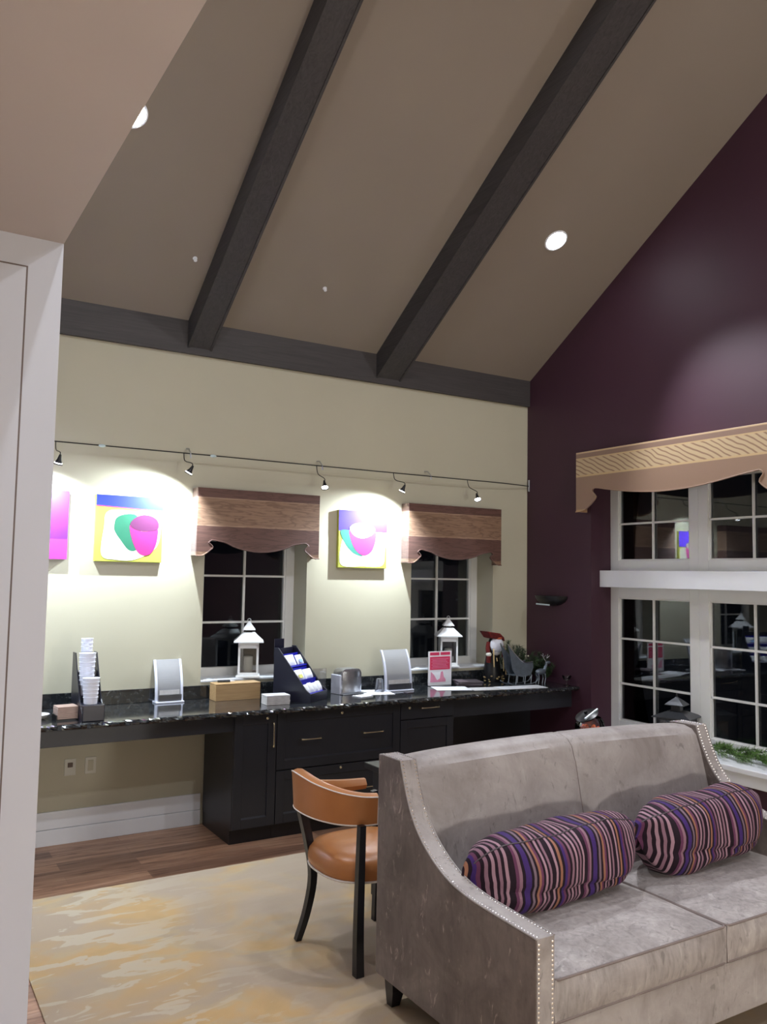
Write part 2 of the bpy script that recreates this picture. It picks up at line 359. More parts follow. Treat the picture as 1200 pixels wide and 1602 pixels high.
b = B(); box(b, -8.2, 0.36, YF-0.2, YF, 0, 3.9); st(obj('wall_front', b, M['cream']))
# flush white panel beside the corner of the partition
b = B(); box(b, -5.85, -4.822, -2.416, -2.41, 0.0, 3.088, 0.002); st(obj('trim_panel', b, M['white_wall']))
b = B(); box(b, -5.86, -4.815, -2.412, -2.4099, 0.0, 3.095); st(obj('trim_panel_gap', b, M['seam']))
# beams
b = B(); box(b, XL, 0, -0.035, 0.0, 3.484, 3.735); st(obj('trim_wall_beam', b, M['plate']))
for x0, x1 in ((-3.375, -3.185), (-1.725, -1.475)):
    b = B(); d = 0.20
    prism(b, [(-0.03, zc(-0.03)+0.01), (-0.03, zc(-0.03)-d), (RIDGE, zc(RIDGE)-d), (RIDGE, zc(RIDGE)+0.01)], 'x', x0, x1)
    prism(b, [(RIDGE, zc(RIDGE)+0.01), (RIDGE, zc(RIDGE)-d), (YF, zc(YF)-d), (YF, zc(YF)+0.01)], 'x', x0, x1)
    # shallow bead along both lower edges
    for xx in (x0, x1-0.018):
        prism(b, [(-0.035, zc(-0.035)-d+0.002), (-0.035, zc(-0.035)-d-0.008), (RIDGE, zc(RIDGE)-d-0.008), (RIDGE, zc(RIDGE)-d+0.002)], 'x', xx, xx+0.018)
    st(obj('trim_rafter', b, M['beam']))
b = B(); box(b, XL, -3.15, -0.018, 0, 0.0, 0.105, 0.003); box(b, XL, -3.15, -0.014, 0, 0.107, 0.222, 0.004)
st(obj('baseboard_back', b, M['white']))

# ---------------------------------------------------------------- windows
def frame_rect(bm, ax, a0, a1, z0, z1, w, p0, p1, bev=0.003):
    # a rectangular frame; ax='x' lies in a y=const wall, ax='y' in an x=const wall
    def bb(u0, u1, q0, q1):
        if ax == 'x': box(bm, u0, u1, p0, p1, q0, q1, bev)
        else: box(bm, p0, p1, u0, u1, q0, q1, bev)
    bb(a0, a0+w, z0, z1); bb(a1-w, a1, z0, z1); bb(a0+w, a1-w, z0, z0+w); bb(a0+w, a1-w, z1-w, z1)
for i, W in enumerate((W1, W2)):
    b = B(); frame_rect(b, 'x', W[0], W[1], W[2], W[3], 0.075, 0.235, 0.30)
    frame_rect(b, 'x', W[0]+0.073, W[1]-0.073, W[2]+0.062, W[3]-0.073, 0.015, 0.245, 0.29)
    wn = st(obj('window_%d' % (i+1), b, M['frame_white']))
    b = B(); xm = (W[0]+W[1])/2 - 0.005
    box(b, xm-0.009, xm+0.009, 0.246, 0.262, W[2]+0.07, W[3]-0.07)
    for z in (1.455, 1.82): box(b, W[0]+0.08, W[1]-0.08, 0.2455, 0.2625, z-0.008, z+0.008)
    obj('muntin_grid', b, M['frame_white'], wn)
    obj('glass_pane', bx(W[0]+0.07, W[1]-0.07, 0.264, 0.270, W[2]+0.07, W[3]-0.07), M['glass'], wn)
    b = B(); box(b, W[0]+0.002, W[1]-0.002, -0.004, 0.236, W[2]-0.002, W[2]+0.012, 0.002); obj('window_sill', b, M['white'], wn)
# big window in the plum wall
b = B(); PX0, PX1 = 0.235, 0.30
UZ = (1.92, 2.75); LZ = (0.555, 1.777)
for z0, z1 in (UZ, LZ):
    for y0, y1 in ((-1.75, OY1), (-2.70, -1.75)):
        frame_rect(b, 'y', y0, y1, z0, z1, 0.09, PX0, PX1)
        frame_rect(b, 'y', y0+0.088, y1-0.088, z0+0.088, z1-0.088, 0.012, PX0+0.012, PX1-0.01)
box(b, PX0, PX1, OY0, -2.70, 0.555, 2.75)
wn = st(obj('window_3', b, M['frame_white']))
for y0, y1 in ((-1.66, -0.92), (-2.61, -1.84)):
    b = B(); ym = (y0+y1)/2
    for z0, z1 in ((1.99, 2.67), (0.63, 1.70)): box(b, 0.248, 0.262, ym-0.008, ym+0.008, z0, z1)
    for z in (2.325, 1.338, 0.955): box(b, 0.247, 0.263, y0, y1, z-0.008, z+0.008)
    obj('muntin_grid', b, M['frame_white'], wn)
    obj('glass_pane', bx(0.264, 0.270, y0-0.01, y1+0.01, 1.99, 2.68), M['glass'], wn)
    obj('glass_pane', bx(0.264, 0.270, y0-0.01, y1+0.01, 0.62, 1.71), M['glass'], wn)
st(obj('trim_transom', bx(0.10, 0.30, OY0, OY1, 1.777, 1.920, 0.004), M['white']))
b = B(); box(b, -0.09, 0.24, OY0-0.1, OY1-0.001, 0.515, 0.556, 0.006); box(b, -0.065, 0.0, OY0-0.08, OY1-0.03, 0.43, 0.515, 0.004)
st(obj('trim_sill', b, M['white']))

# ---------------------------------------------------------------- lamps
def can(loc, nrm, power, ring_r=0.095, label='', group='recessed ceiling lights', size=92, col=COOL, blend=0.5):
    n = Vector(nrm).normalized(); t = thing('recessed_light', label, 'ceiling light', loc, 0, group)
    q = Vector((0, 0, 1)).rotation_difference(n).to_matrix().to_4x4()
    b = B(); lathe(b, [(ring_r, 0), (ring_r, 0.004), (ring_r*0.93, 0.008), (ring_r*0.84, 0.006), (ring_r*0.84, 0.001)], n=32, mat=q); obj('trim_ring', b, M['white'], t, True, local=True)
    b = B(); lathe(b, [(ring_r*0.83, 0.0015), (ring_r*0.80, 0.0065), (ring_r*0.4, 0.0085), (0.002, 0.009)], n=32, mat=q); obj('lens', b, M['lamp'], t, True, local=True)
    l = bpy.data.lights.new('bulb', 'SPOT'); l.energy = power; l.spot_size = R(size); l.spot_blend = blend; l.color = col; l.shadow_soft_size = 0.06
    lo = bpy.data.objects.new('bulb', l); COL.objects.link(lo); lo.parent = t; lo.location = n*0.03
    lo.rotation_euler = (-n).to_track_quat('Z', 'Y').to_euler()
NA = (0, -0.539, -0.842); NB = (0, 0.539, -0.842)
can((-0.818, -1.262, zc(-1.262)), NA, LIGHT_CAN*1.5, size=78, label='round white recessed light in the sloped ceiling near the plum gable wall')
can((-2.49, -2.48, zc(-2.48)), NA, LIGHT_CAN, label='round recessed light between the two rafters high at the top of the slope')
can((-4.15, -1.262, zc(-1.262)), NA, LIGHT_CAN*0.6, label='round recessed light half hidden behind the edge of the lower flat ceiling')
for x, y in ((-0.82, -3.5), (-4.1, -3.5)):
    can((x, y, zc(y)), NA, LIGHT_CAN*0.8, label='recessed light higher up the slope, out of the frame')
for x, y in ((-0.82, -5.6), (-2.49, -6.6), (-4.1, -5.6)):
    can((x, y, zc(y)), NB, LIGHT_REAR, size=125, label='recessed light in the opposite slope, behind the photographer')
for x, y in ((-6.4, -4.3), (-6.4, -6.8)):
    can((x, y, 3.22), (0, 0, -1), LIGHT_SOFFIT, label='recessed light in the lower flat ceiling, out of the frame')

# cable rail and its small spotlights
RY = -0.10; RZ = 2.715
t = thing('track_rail', 'thin dark metal lighting rail running along the cream wall above the pictures', 'track lighting rail', (-2.4, RY, RZ))
b = B(); tube(b, cat([(-4.66, RY, RZ), (-3.3, RY, RZ+0.002), (-2.2, RY, RZ), (-0.9, RY, RZ-0.002), (-0.35, RY+0.02, RZ), (-0.004, RY+0.07, RZ)], 5), 0.0045, 6); obj('rail', b, M['black'], t)
for x in (-3.345, -2.254, -1.19): b = B(); tube(b, [(x, 0.0, RZ+0.05), (x+0.002, -0.05, RZ+0.045), (x, RY, RZ+0.004), (x+0.004, RY, RZ-0.03)], 0.006, 6); obj('standoff', b, M['steel'], t)
for x in (-3.98, -3.17): b = B(); ball(b, (x, RY, RZ), 0.012, (2.2, 1, 0.9)); obj('connector', b, M['strip'], t, True)
b = B(); tube(b, [(-0.006, -0.03, RZ+0.06), (-0.006, -0.03, RZ-0.05)], 0.009, 8); obj('end_bracket', b, M['steel'], t)
def spot(x, y, z, aim, power, size, label, blend=1.0):
    t = thing('track_spotlight', label, 'spotlight', (x, y, z), 0, 'spotlights on the wall rail')
    d = (Vector(aim) - Vector((x, y, z))).normalized(); q = Vector((0, 0, 1)).rotation_difference(d).to_matrix().to_4x4()
    b = B(); back = -d*0.03; tube(b, cat([Vector((0, RY-y, RZ-z)), Vector((0, (RY-y)*0.8, (RZ-z)*0.6)), back + Vector((0, 0, 0.03)), back], 4), 0.0035, 6); obj('stem', b, M['black'], t, local=True)
    b = B(); lathe(b, [(0.007, -0.045), (0.010, -0.03), (0.014, -0.012), (0.026, 0.018), (0.031, 0.024), (0.029, 0.024), (0.026, 0.019)], n=20, mat=q); obj('head', b, M['black'], t, True, local=True)
    b = B(); lathe(b, [(0.0255, 0.012), (0.0255, 0.0185), (0.018, 0.021), (0.002, 0.022)], n=20, mat=q); obj('lens', b, M['lens'], t, True, local=True)
    l = bpy.data.lights.new('bulb', 'SPOT'); l.energy = power; l.spot_size = R(size); l.spot_blend = blend; l.color = (0.80, 0.91, 1.0); l.shadow_soft_size = 0.012
    lo = bpy.data.objects.new('bulb', l); COL.objects.link(lo); lo.parent = t; lo.location = d*0.045; lo.rotation_euler = (-d).to_track_quat('Z', 'Y').to_euler()
spot(-4.286, -0.25, 2.565, (-4.40, 0.0, 1.8), 75, 150, 'black cone spotlight at the left end of the rail, half behind the partition')
spot(-3.395, -0.25, 2.569, (-3.78, 0.0, 1.78), 95, 150, 'black cone spotlight turned towards the picture of a green and a magenta cup')
spot(-2.305, -0.25, 2.54, (-2.35, -0.55, 1.7), 9, 110, 'lit spotlight facing the room between the left valance and the violet topped picture')
spot(-1.576, -0.25, 2.559, (-1.80, 0.0, 1.86), 110, 145, 'black tilted spotlight aimed at the violet topped picture')
spot(-0.793, -0.25, 2.539, (-0.85, -0.6, 1.7), 6, 110, 'lit spotlight nearest the plum wall, above the right small valance')

# ---------------------------------------------------------------- ceiling sprinklers
for x, y, s in ((-3.495, -0.506, 'left of the left rafter'), (-2.469, -0.494, 'between the two rafters')):
    t = thing('sprinkler', 'tiny white sprinkler head in the sloped ceiling ' + s, 'sprinkler', (x, y, zc(y)), 0, 'ceiling sprinklers')
    q = Vector((0, 0, 1)).rotation_difference(Vector(NA)).to_matrix().to_4x4()
    b = B(); lathe(b, [(0.016, 0), (0.016, 0.004), (0.006, 0.006), (0.006, 0.02), (0.012, 0.022), (0.012, 0.025)], n=14, mat=q); obj('head', b, M['white'], t, True, local=True)

# ---------------------------------------------------------------- valances
def valance(x0, x1, z1, prof, axis, wall, front, mat, label, name='valance'):
    # prof: lower outline (u, z) from x0 to x1 ; front board, two returns and a top
    t = thing(name, label, 'valance', ((x0+x1)/2, wall, z1) if axis == 'y' else (wall, (x0+x1)/2, z1))
    d = 0.018 if front < wall else -0.018
    b = B(); prism(b, [(x0, z1)] + prof + [(x1, z1)], axis, front, front+d, 0.004); obj('front_board', b, mat, t)
    for (u, w_, zz) in ((x0, x0+0.018, prof[0][1]), (x1-0.018, x1, prof[-1][1])):
        b = B()
        if axis == 'y': box(b, u, w_, front+0.018, wall, zz, z1, 0.003)
        else: box(b, front+0.018, wall, u, w_, zz, z1, 0.003)
        obj('side_return', b, mat, t)
    b = B()
    if axis == 'y': box(b, x0+0.018, x1-0.018, front+0.018, wall, z1-0.02, z1-0.002)
    else: box(b, front+0.018, wall, x0+0.018, x1-0.018, z1-0.02, z1-0.002)
    obj('top_board', b, mat, t)
    # welt along the wavy hem
    b = B(); pts = [((u, front-0.002, z) if axis == 'y' else (front-0.002, u, z)) for u, z in prof]; tube(b, pts, 0.005, 6); obj('hem_welt', b, mat, t)
def scallop(a0, a1, zlo, znotch, zbelly, lobe=0.125, sag=0.0):
    # left lobe, notch, long swag, notch, right lobe
    L = [(a0, zlo), (a0+lobe*0.45, zlo+0.004), (a0+lobe*0.95, zlo+0.045), (a0+lobe*1.10, zlo+0.068), (a0+lobe*0.85, zlo+0.095), (a0+lobe*0.82, znotch-0.02), (a0+lobe*1.05, znotch), (a0+lobe*1.5, znotch-0.006)]
    n = 11; mid = []
    s0 = a0+lobe*2.0; s1 = a1-lobe*2.0
    for i in range(n):
        u = i/(n-1); mid.append((s0+(s1-s0)*u, znotch-0.018-(znotch-0.018-zbelly)*math.sin(math.pi*u)**0.8))
    Rr = [(a0+a1-p[0], p[1]) for p in L[::-1]]
    pts = cat([(p[0], p[1], 0) for p in L+mid+Rr], 3)
    return [(p.x, p.y) for p in pts]
BR = (0.115, 0.050, 0.036); LT = (0.25, 0.145, 0.088); MD = (0.15, 0.072, 0.050)
# object space origin is at the valance top, so bands are measured down from it
mv = valance_mat('cocoa_banded_fabric', -0.60, [(0.0, MD), (0.095, LT), (0.125, BR), (0.315, (0.36, 0.23, 0.15)), (0.328, LT), (0.52, (0.33, 0.21, 0.14)), (0.53, BR)], (0.62, 0.56, 0.52))
for k, e in enumerate([]): pass
valance(-3.285, -2.275, 2.472, scallop(-3.285, -2.275, 1.967, 2.085, 2.005, 0.115), 'y', 0.0, -0.12, mv, 'brown banded scalloped valance over the left small window')
valance(-1.425, -0.412, 2.466, scallop(-1.425, -0.412, 1.955, 2.07, 1.995, 0.115), 'y', 0.0, -0.12, mv, 'brown banded scalloped valance over the right small window')
mv2 = valance_mat('gold_zigzag_fabric', -0.60, [(0.0, (0.42, 0.26, 0.13)), (0.10, (0.27, 0.165, 0.105)), (0.38, (0.52, 0.36, 0.18)), (0.395, (0.50, 0.37, 0.21)), (0.535, (0.52, 0.36, 0.18)), (0.545, (0.24, 0.145, 0.10)), (0.585, (0.52, 0.36, 0.2))], (1, 1, 1))
nt = mv2.node_tree
def zig():
    b = nt.nodes['Principled BSDF']; old = b.inputs['Base Color'].links[0].from_socket
    v = coords(nt, (1, 1, 1), (R(-28), 0, 0)); wv = nt.nodes.new('ShaderNodeTexWave'); wv.inputs['Scale'].default_value = 9.0; wv.inputs['Distortion'].default_value = 5.0; wv.inputs['Detail'].default_value = 1.5; wv.inputs['Detail Scale'].default_value = 0.6
    wv.bands_direction = 'Z'; nt.links.new(v, wv.inputs['Vector'])
    k = ramp(nt, wv.outputs[0], [(0.12, (1, 1, 1)), (0.3, (0, 0, 0))])
    tc = nt.nodes.new('ShaderNodeTexCoord'); sx = nt.nodes.new('ShaderNodeSeparateXYZ'); nt.links.new(tc.outputs['Object'], sx.inputs[0])
    ad = nt.nodes.new('ShaderNodeMath'); ad.operation = 'ADD'; ad.inputs[1].default_value = 0.60; nt.links.new(sx.outputs[2], ad.inputs[0])
    msk = ramp(nt, ad.outputs[0], [(0, (0, 0, 0)), (0.395, (1, 1, 1)), (0.535, (0, 0, 0))], 'CONSTANT')
    mu = nt.nodes.new('ShaderNodeMath'); mu.operation = 'MULTIPLY'; nt.links.new(k, mu.inputs[0]); nt.links.new(msk, mu.inputs[1])
    nt.links.new(mix(nt, mu.outputs[0], old, (0.26, 0.15, 0.085)), b.inputs['Base Color'])
zig()
big = [(-2.78, 2.43), (-2.68, 2.445), (-2.60, 2.475), (-2.53, 2.535), (-2.56, 2.585), (-2.54, 2.615), (-2.49, 2.613), (-2.38, 2.598), (-2.2, 2.57), (-2.0, 2.545), (-1.8, 2.535), (-1.6, 2.537), (-1.35, 2.56), (-1.15, 2.59), (-1.03, 2.612), (-0.975, 2.612), (-0.962, 2.585), (-1.0, 2.54), (-0.955, 2.49), (-0.88, 2.44), (-0.82, 2.425), (-0.77, 2.422)]
bigp = [(p.x, p.y) for p in cat([(a, z, 0) for a, z in big], 3)]
valance(-2.78, -0.77, 2.939, bigp, 'x', 0.0, -0.12, mv2, 'long gold valance with a zigzag band over the large window')

# ---------------------------------------------------------------- pictures
def picture(x0, x1, z0, z1, label, layers, bg):
    t = thing('picture', label, 'picture', ((x0+x1)/2, 0, z0), 0, 'square canvases on the cream wall')
    obj('canvas', bx(x0, x1, -0.034, -0.001, z0, z1, 0.003), bg, t)
    for i, (nm, m, pts) in enumerate(layers):
        b = B(); yy = -0.034-0.0007*(i+1)
        prism(b, [(x0+(x1-x0)*u, z0+(z1-z0)*v) for u, v in pts], 'y', yy, -0.0335); obj(nm, b, m, t)
def blob(cx, cy, pts, n=8): return [(p.x, p.y) for p in cat([(cx+a, cy+b_, 0) for a, b_ in pts], n, True)]
cup_green = blob(0, 0, [(0.27, 0.55), (0.30, 0.66), (0.42, 0.72), (0.58, 0.72), (0.66, 0.60), (0.66, 0.40), (0.62, 0.20), (0.50, 0.18), (0.36, 0.34), (0.28, 0.46)])
cup_mag = blob(0, 0, [(0.50, 0.56), (0.60, 0.49), (0.75, 0.47), (0.90, 0.52), (0.93, 0.46), (0.90, 0.26), (0.82, 0.13), (0.70, 0.11), (0.60, 0.20), (0.52, 0.40)])
cup_rim = blob(0, 0, [(0.505, 0.56), (0.56, 0.66), (0.68, 0.72), (0.82, 0.71), (0.92, 0.64), (0.93, 0.52), (0.82, 0.48), (0.62, 0.485)])
picture(-3.986, -3.512, 1.909, 2.380, 'square canvas with a blue top and a magenta cup in front of a green one',
        [('blue_band', M['a_blue'], [(0, 0.84), (1, 0.80), (1, 1), (0, 1)]), ('red_line', M['a_red'], [(0, 0.825), (1, 0.79), (1, 0.80), (0, 0.84)]), ('spot_wash', M['a_pale'], blob(0, 0, [(0.10, 0.10), (0.12, 0.5), (0.18, 0.76), (0.6, 0.77), (0.93, 0.74), (0.97, 0.5), (0.90, 0.22), (0.6, 0.04), (0.3, 0.03)])),  # pale blob paints the spotlight's white wash onto the lime canvas
         ('green_cup', M['a_green'], cup_green), ('magenta_cup', M['a_mag'], cup_mag), ('plum_rim', M['a_plum'], cup_rim)], M['a_lime'])
picture(-2.056, -1.590, 1.902, 2.379, 'square canvas with a violet top and a teal and pink crescent below',
        [('violet_band', M['a_violet'], [(0, 0.64), (1, 0.64), (1, 1), (0, 1)]), ('spot_wash', M['a_pale'], blob(0, 0, [(0.05, 0.06), (0.08, 0.5), (0.2, 0.6), (0.6, 0.61), (0.95, 0.60), (0.96, 0.3), (0.9, 0.05), (0.5, 0.03)])),  # here too the pale blob is painted lamp light
         ('teal_crescent', M['a_teal'], blob(0, 0, [(0.04, 0.64), (0.08, 0.50), (0.20, 0.34), (0.34, 0.24), (0.50, 0.22), (0.50, 0.4), (0.40, 0.6), (0.22, 0.65)])),
         ('pink_cup', M['a_rose'], blob(0, 0, [(0.22, 0.66), (0.26, 0.46), (0.36, 0.30), (0.52, 0.22), (0.68, 0.30), (0.76, 0.5), (0.74, 0.66), (0.5, 0.64)])),
         ('pale_rim', M['a_pale'], blob(0, 0, [(0.22, 0.68), (0.30, 0.76), (0.46, 0.79), (0.62, 0.77), (0.74, 0.70), (0.70, 0.60), (0.5, 0.52), (0.32, 0.56)]))], M['a_lime'])
picture(-4.640, -4.168, 1.918, 2.390, 'purple and pink canvas half hidden by the partition at the left edge',
        [('pink_band', M['a_orchid'], [(0, 0), (1, 0), (1, 0.29), (0, 0.29)]), ('pale_disc', M['a_pale'], blob(0, 0, [(0.1, 0.3), (0.1, 0.6), (0.35, 0.75), (0.6, 0.6), (0.6, 0.35), (0.35, 0.2)]))], M['a_purple'])

# wall sconce on the plum wall
t = thing('wall_sconce', 'black half bowl wall sconce with a pale strip on the plum wall', 'wall sconce', (0, -0.35, 1.59))
b = B()
def scf(u, v):
    a = math.pi*u; k = (0.02, 0.55, 0.85, 0.97, 1.0)[int(round(v*4))]; zz = (1.59, 1.605, 1.635, 1.665, 1.685)[int(round(v*4))]
    return Vector((-0.003-0.11*k*math.sin(a), -0.35+0.20*k*math.cos(a), zz))
vs, fs = grid(b, scf, 17, 5); b.faces.new([vs[i][4] for i in range(17)]); bmesh.ops.recalc_face_normals(b, faces=b.faces[:]); obj('bowl', b, M['black'], t, True)
b = B(); prism(b, [(-0.43, 1.600), (-0.26, 1.604), (-0.26, 1.616), (-0.43, 1.612)], 'x', -0.118, -0.108); obj('strip', b, M['strip'], t)
# outlets under the counter
for x, s, rec in ((-4.078, 'left ivory wall plate with a dark receptacle under the counter', True), (-3.943, 'right ivory wall plate with a blank centre under the counter', False)):
    t = thing('wall_outlet', s, 'outlet', (x, 0, 0.505)); obj('plate', bx(x-0.037, x+0.037, -0.006, 0, 0.448, 0.560, 0.002), M['outlet'], t)
    if rec: obj('receptacle', bx(x-0.017, x+0.017, -0.009, -0.005, 0.503, 0.535, 0.002), M['slot'], t)
    else: obj('insert', bx(x-0.018, x+0.018, -0.009, -0.005, 0.468, 0.540, 0.002), M['cream'], t)

# ---------------------------------------------------------------- carpet
b = B(); box(b, -4.595, -0.02, -8.95, -0.955, 0.0005, 0.008, 0.002)
tag(obj('carpet', b, M['carpet'], org=(-4.595, -0.955, 0)), 'large beige carpet with blurred tan and grey patches on the wood floor', 'carpet')

# ---------------------------------------------------------------- counter
ZT = 0.91
b = B()
nx = 220
def edge(i, k): return 0.010*math.sin(i*1.7+k)+0.009*math.sin(i*0.61+2*k)+random.uniform(-0.005, 0.005)
cols = []
for i in range(nx+1):
    x = XL+0.002 + (0-0.004-XL)*i/nx
    yb = [(-0.012, ZT), (-0.674+edge(i, 0)*0.3, ZT), (-0.686+edge(i, 1)*0.5, ZT-0.007), (-0.692+edge(i, 2)*0.6, ZT-0.018), (-0.684+edge(i, 3)*0.5, ZT-0.030), (-0.668+edge(i, 4)*0.3, ZT-0.036), (-0.012, ZT-0.036)]
    cols.append([b.verts.new((x, y, z)) for y, z in yb])
for a, c in zip(cols, cols[1:]):
    for k in range(7): b.faces.new((a[k], a[(k+1) % 7], c[(k+1) % 7], c[k]))
b.faces.new(cols[0]); b.faces.new(cols[-1][::-1]); bmesh.ops.recalc_face_normals(b, faces=b.faces[:])
t = thing('countertop', 'long black granite countertop with a rough chiselled front edge along the cream wall', 'countertop', (-2.3, 0, ZT))
obj('slab', b, M['granite'], t)
b = B(); box(b, XL+0.002, -0.004, -0.024, -0.001, ZT+0.0005, 1.008, 0.002)
tag(obj('backsplash', b, M['granite'], org=(-2.3, 0, ZT)), 'low black granite backsplash strip at the foot of the cream wall', 'backsplash')
# aprons
FY = -0.60
tag(obj('apron', bx(XL+0.002, -3.142, FY, FY+0.03, 0.765, 0.873, 0.002), M['cab'], org=(-3.9, FY, 0.765)), 'charcoal apron board under the counter, left of the cabinets', 'apron board')
t = thing('apron', 'charcoal apron board over the dark knee space, right of the cabinets', 'apron board', (-0.7, FY, 0.725))
obj('board', bx(-1.298, -0.004, FY, FY+0.03, 0.725, 0.873, 0.002), M['cab'], t)
obj('dark_backing', bx(-1.298, -0.004, -0.06, -0.03, 0.0, 0.872, 0.002), M['cab'], t)  # dark sheet added over the cream wall to give the knee space's shade
def shaker(x0, x1, z0, z1, parent, name, inset=True):
    b = B(); y = FY-0.020; g = 0.002; x0 += g; x1 -= g; z0 += g; z1 -= g; w = 0.062
    if inset:
        for a in ((x0, x0+w, z0, z1), (x1-w, x1, z0, z1), (x0+w, x1-w, z0, z0+w), (x0+w, x1-w, z1-w, z1)): box(b, a[0], a[1], y, FY-0.001, a[2], a[3], 0.0015)
        box(b, x0+w, x1-w, y+0.010, FY-0.001, z0+w, z1-w)
        # sloped sticking at the bottom and sides of the recess
        prism(b, [(y, z0+w), (y+0.010, z0+w+0.010), (y+0.010, z0+w)], 'x', x0+w, x1-w)
    else: box(b, x0, x1, y, FY-0.001, z0, z1, 0.002)
    return obj(name, b, M['cab'], parent)
def pull(p, a, c, vert=False):
    b = B(); y = FY-0.020
    if vert: pts = [(a, y, c[0]), (a, y-0.028, c[0]+0.004), (a, y-0.032, c[0]+0.02), (a, y-0.032, c[1]-0.02), (a, y-0.028, c[1]-0.004), (a, y, c[1])]
    else: pts = [(c[0], y, a), (c[0]+0.004, y-0.028, a), (c[0]+0.02, y-0.032, a), (c[1]-0.02, y-0.032, a), (c[1]-0.004, y-0.028, a), (c[1], y, a)]
    tube(b, pts, [0.008, 0.007, 0.0045, 0.0045, 0.007, 0.008], 8); obj('handle', b, M['brass'], p, True)
def lock(p, x, z):
    b = B(); q = Matrix.Translation((x, FY-0.020, z)) @ Matrix.Rotation(R(90), 4, 'X')
    lathe(b, [(0.010, 0), (0.010, 0.004), (0.007, 0.006)], n=14, mat=q); obj('lock', b, M['brass'], p, True)
t = thing('cabinet', 'charcoal single door cabinet at the left end with a tall brass handle', 'cabinet', (-2.98, FY, 0), 0, 'charcoal base cabinets')
obj('body', bx(-3.14, -2.828, FY, -0.03, 0.105, 0.872, 0.002), M['cab'], t)
obj('toe_kick', bx(-3.135, -2.828, FY+0.04, -0.03, 0.0, 0.105), M['black'], t)
d = shaker(-3.14, -2.828, 0.108, 0.870, t, 'door'); pull(d, -2.862, (0.645, 0.81), True); lock(d, -2.90, 0.842)
t = thing('cabinet', 'wide charcoal cabinet with two deep drawers behind the tan chair', 'cabinet', (-2.31, FY, 0), 0, 'charcoal base cabinets')
obj('body', bx(-2.826, -1.802, FY, -0.03, 0.105, 0.872, 0.002), M['cab'], t)
obj('toe_kick', bx(-2.826, -1.802, FY+0.04, -0.03, 0.0, 0.105), M['black'], t)
d = shaker(-2.826, -1.802, 0.475, 0.870, t, 'drawer'); pull(d, 0.677, (-2.645, -2.49)); pull(d, 0.683, (-2.14, -1.97)); lock(d, -2.311, 0.838)
d = shaker(-2.826, -1.802, 0.108, 0.471, t, 'drawer'); pull(d, 0.29, (-2.645, -2.49)); pull(d, 0.29, (-2.14, -1.97)); lock(d, -2.313, 0.447)
t = thing('cabinet', 'narrow charcoal cabinet with a shallow top drawer, right of the wide one', 'cabinet', (-1.55, FY, 0), 0, 'charcoal base cabinets')
obj('body', bx(-1.80, -1.30, FY, -0.03, 0.105, 0.872, 0.002), M['cab'], t)
obj('toe_kick', bx(-1.80, -1.30, FY+0.04, -0.03, 0.0, 0.105), M['black'], t)
d = shaker(-1.80, -1.30, 0.745, 0.870, t, 'drawer', False); pull(d, 0.828, (-1.625, -1.46)); lock(d, -1.72, 0.832)
shaker(-1.80, -1.30, 0.108, 0.741, t, 'door')

# ---------------------------------------------------------------- things on the counter, left to right
t = thing('napkin_stack', 'pale brown stack of napkins in a black tray at the left end of the counter', 'napkins', (-4.215, -0.48, ZT), R(4))
for s in (-1, 1): obj('tray_side', bx(s*0.066-0.003, s*0.066+0.003, -0.055, 0.055, 0.0, 0.035), M['black'], t, local=True)
obj('tray_base', bx(-0.069, 0.069, -0.06, 0.06, 0.0, 0.008), M['black'], t, local=True)
b = B()
for i in range(7): box(b, -0.062+random.uniform(-.001, .001), 0.062, -0.055, 0.055, 0.009+i*0.011, 0.0195+i*0.011, 0.002)
obj('napkins', b, M['napkin'], t, local=True)
t = thing('saucer', 'small pale dish cut off by the partition at the left end of the counter', 'dish', (-4.37, -0.40, ZT))
b = B(); lathe(b, [(0.03, 0), (0.06, 0.012), (0.075, 0.03), (0.072, 0.03), (0.055, 0.014), (0.002, 0.006)]); obj('bowl', b, M['napkinw'], t, True, local=True)
# cup caddy
CX = -4.078
t = thing('cup_caddy', 'tall black stepped caddy holding stacks of white cups on the counter', 'cup holder', (CX, -0.60, ZT))
for s in (-1, 1):
    b = B(); prism(b, [(-0.62, ZT), (-0.62, ZT+0.05), (-0.53, ZT+0.12), (-0.36, ZT+0.40), (-0.28, ZT+0.40), (-0.28, ZT)], 'x', CX+s*0.066-0.003, CX+s*0.066+0.003); obj('side_panel', b, M['blackplastic'], t)
obj('front_box', bx(CX-0.066, CX+0.066, -0.635, -0.50, ZT, ZT+0.10, 0.004), M['blackplastic'], t)
obj('step', bx(CX-0.062, CX+0.062, -0.50, -0.40, ZT, ZT+0.14), M['blackplastic'], t)
obj('step', bx(CX-0.062, CX+0.062, -0.40, -0.29, ZT, ZT+0.28), M['blackplastic'], t)
def cupstack(x, y, z, r0, r1, h, n, label):
    b = B(); pr = [(0.002, 0), (r0, 0)]; 
    for i in range(n):
        zz = h*(0.5+0.5*i/n) if n < 4 else h*(0.25+0.75*i/n); rr = r0+(r1-r0)*zz/h
        pr += [(rr, zz-0.004), (rr+0.003, zz-0.002), (rr+0.003, zz+0.002), (rr, zz+0.003)]
    pr += [(r1, h-0.003), (r1+0.003, h), (r1-0.003, h), (r1-0.006, h-0.02), (0.002, h-0.03)]
    lathe(b, pr, (x, y, z), 24); tag(obj('cup_stack', b, M['cup'], org=(x, y, z), smooth=True), label, 'stack of cups', 'white cup stacks in the black caddy')
cupstack(CX-0.008, -0.565, ZT+0.1005, 0.040, 0.050, 0.16, 5, 'lowest and widest stack of white cups in front of the caddy')
cupstack(CX-0.012, -0.45, ZT+0.1405, 0.040, 0.050, 0.265, 7, 'middle stack of white cups in the black caddy')
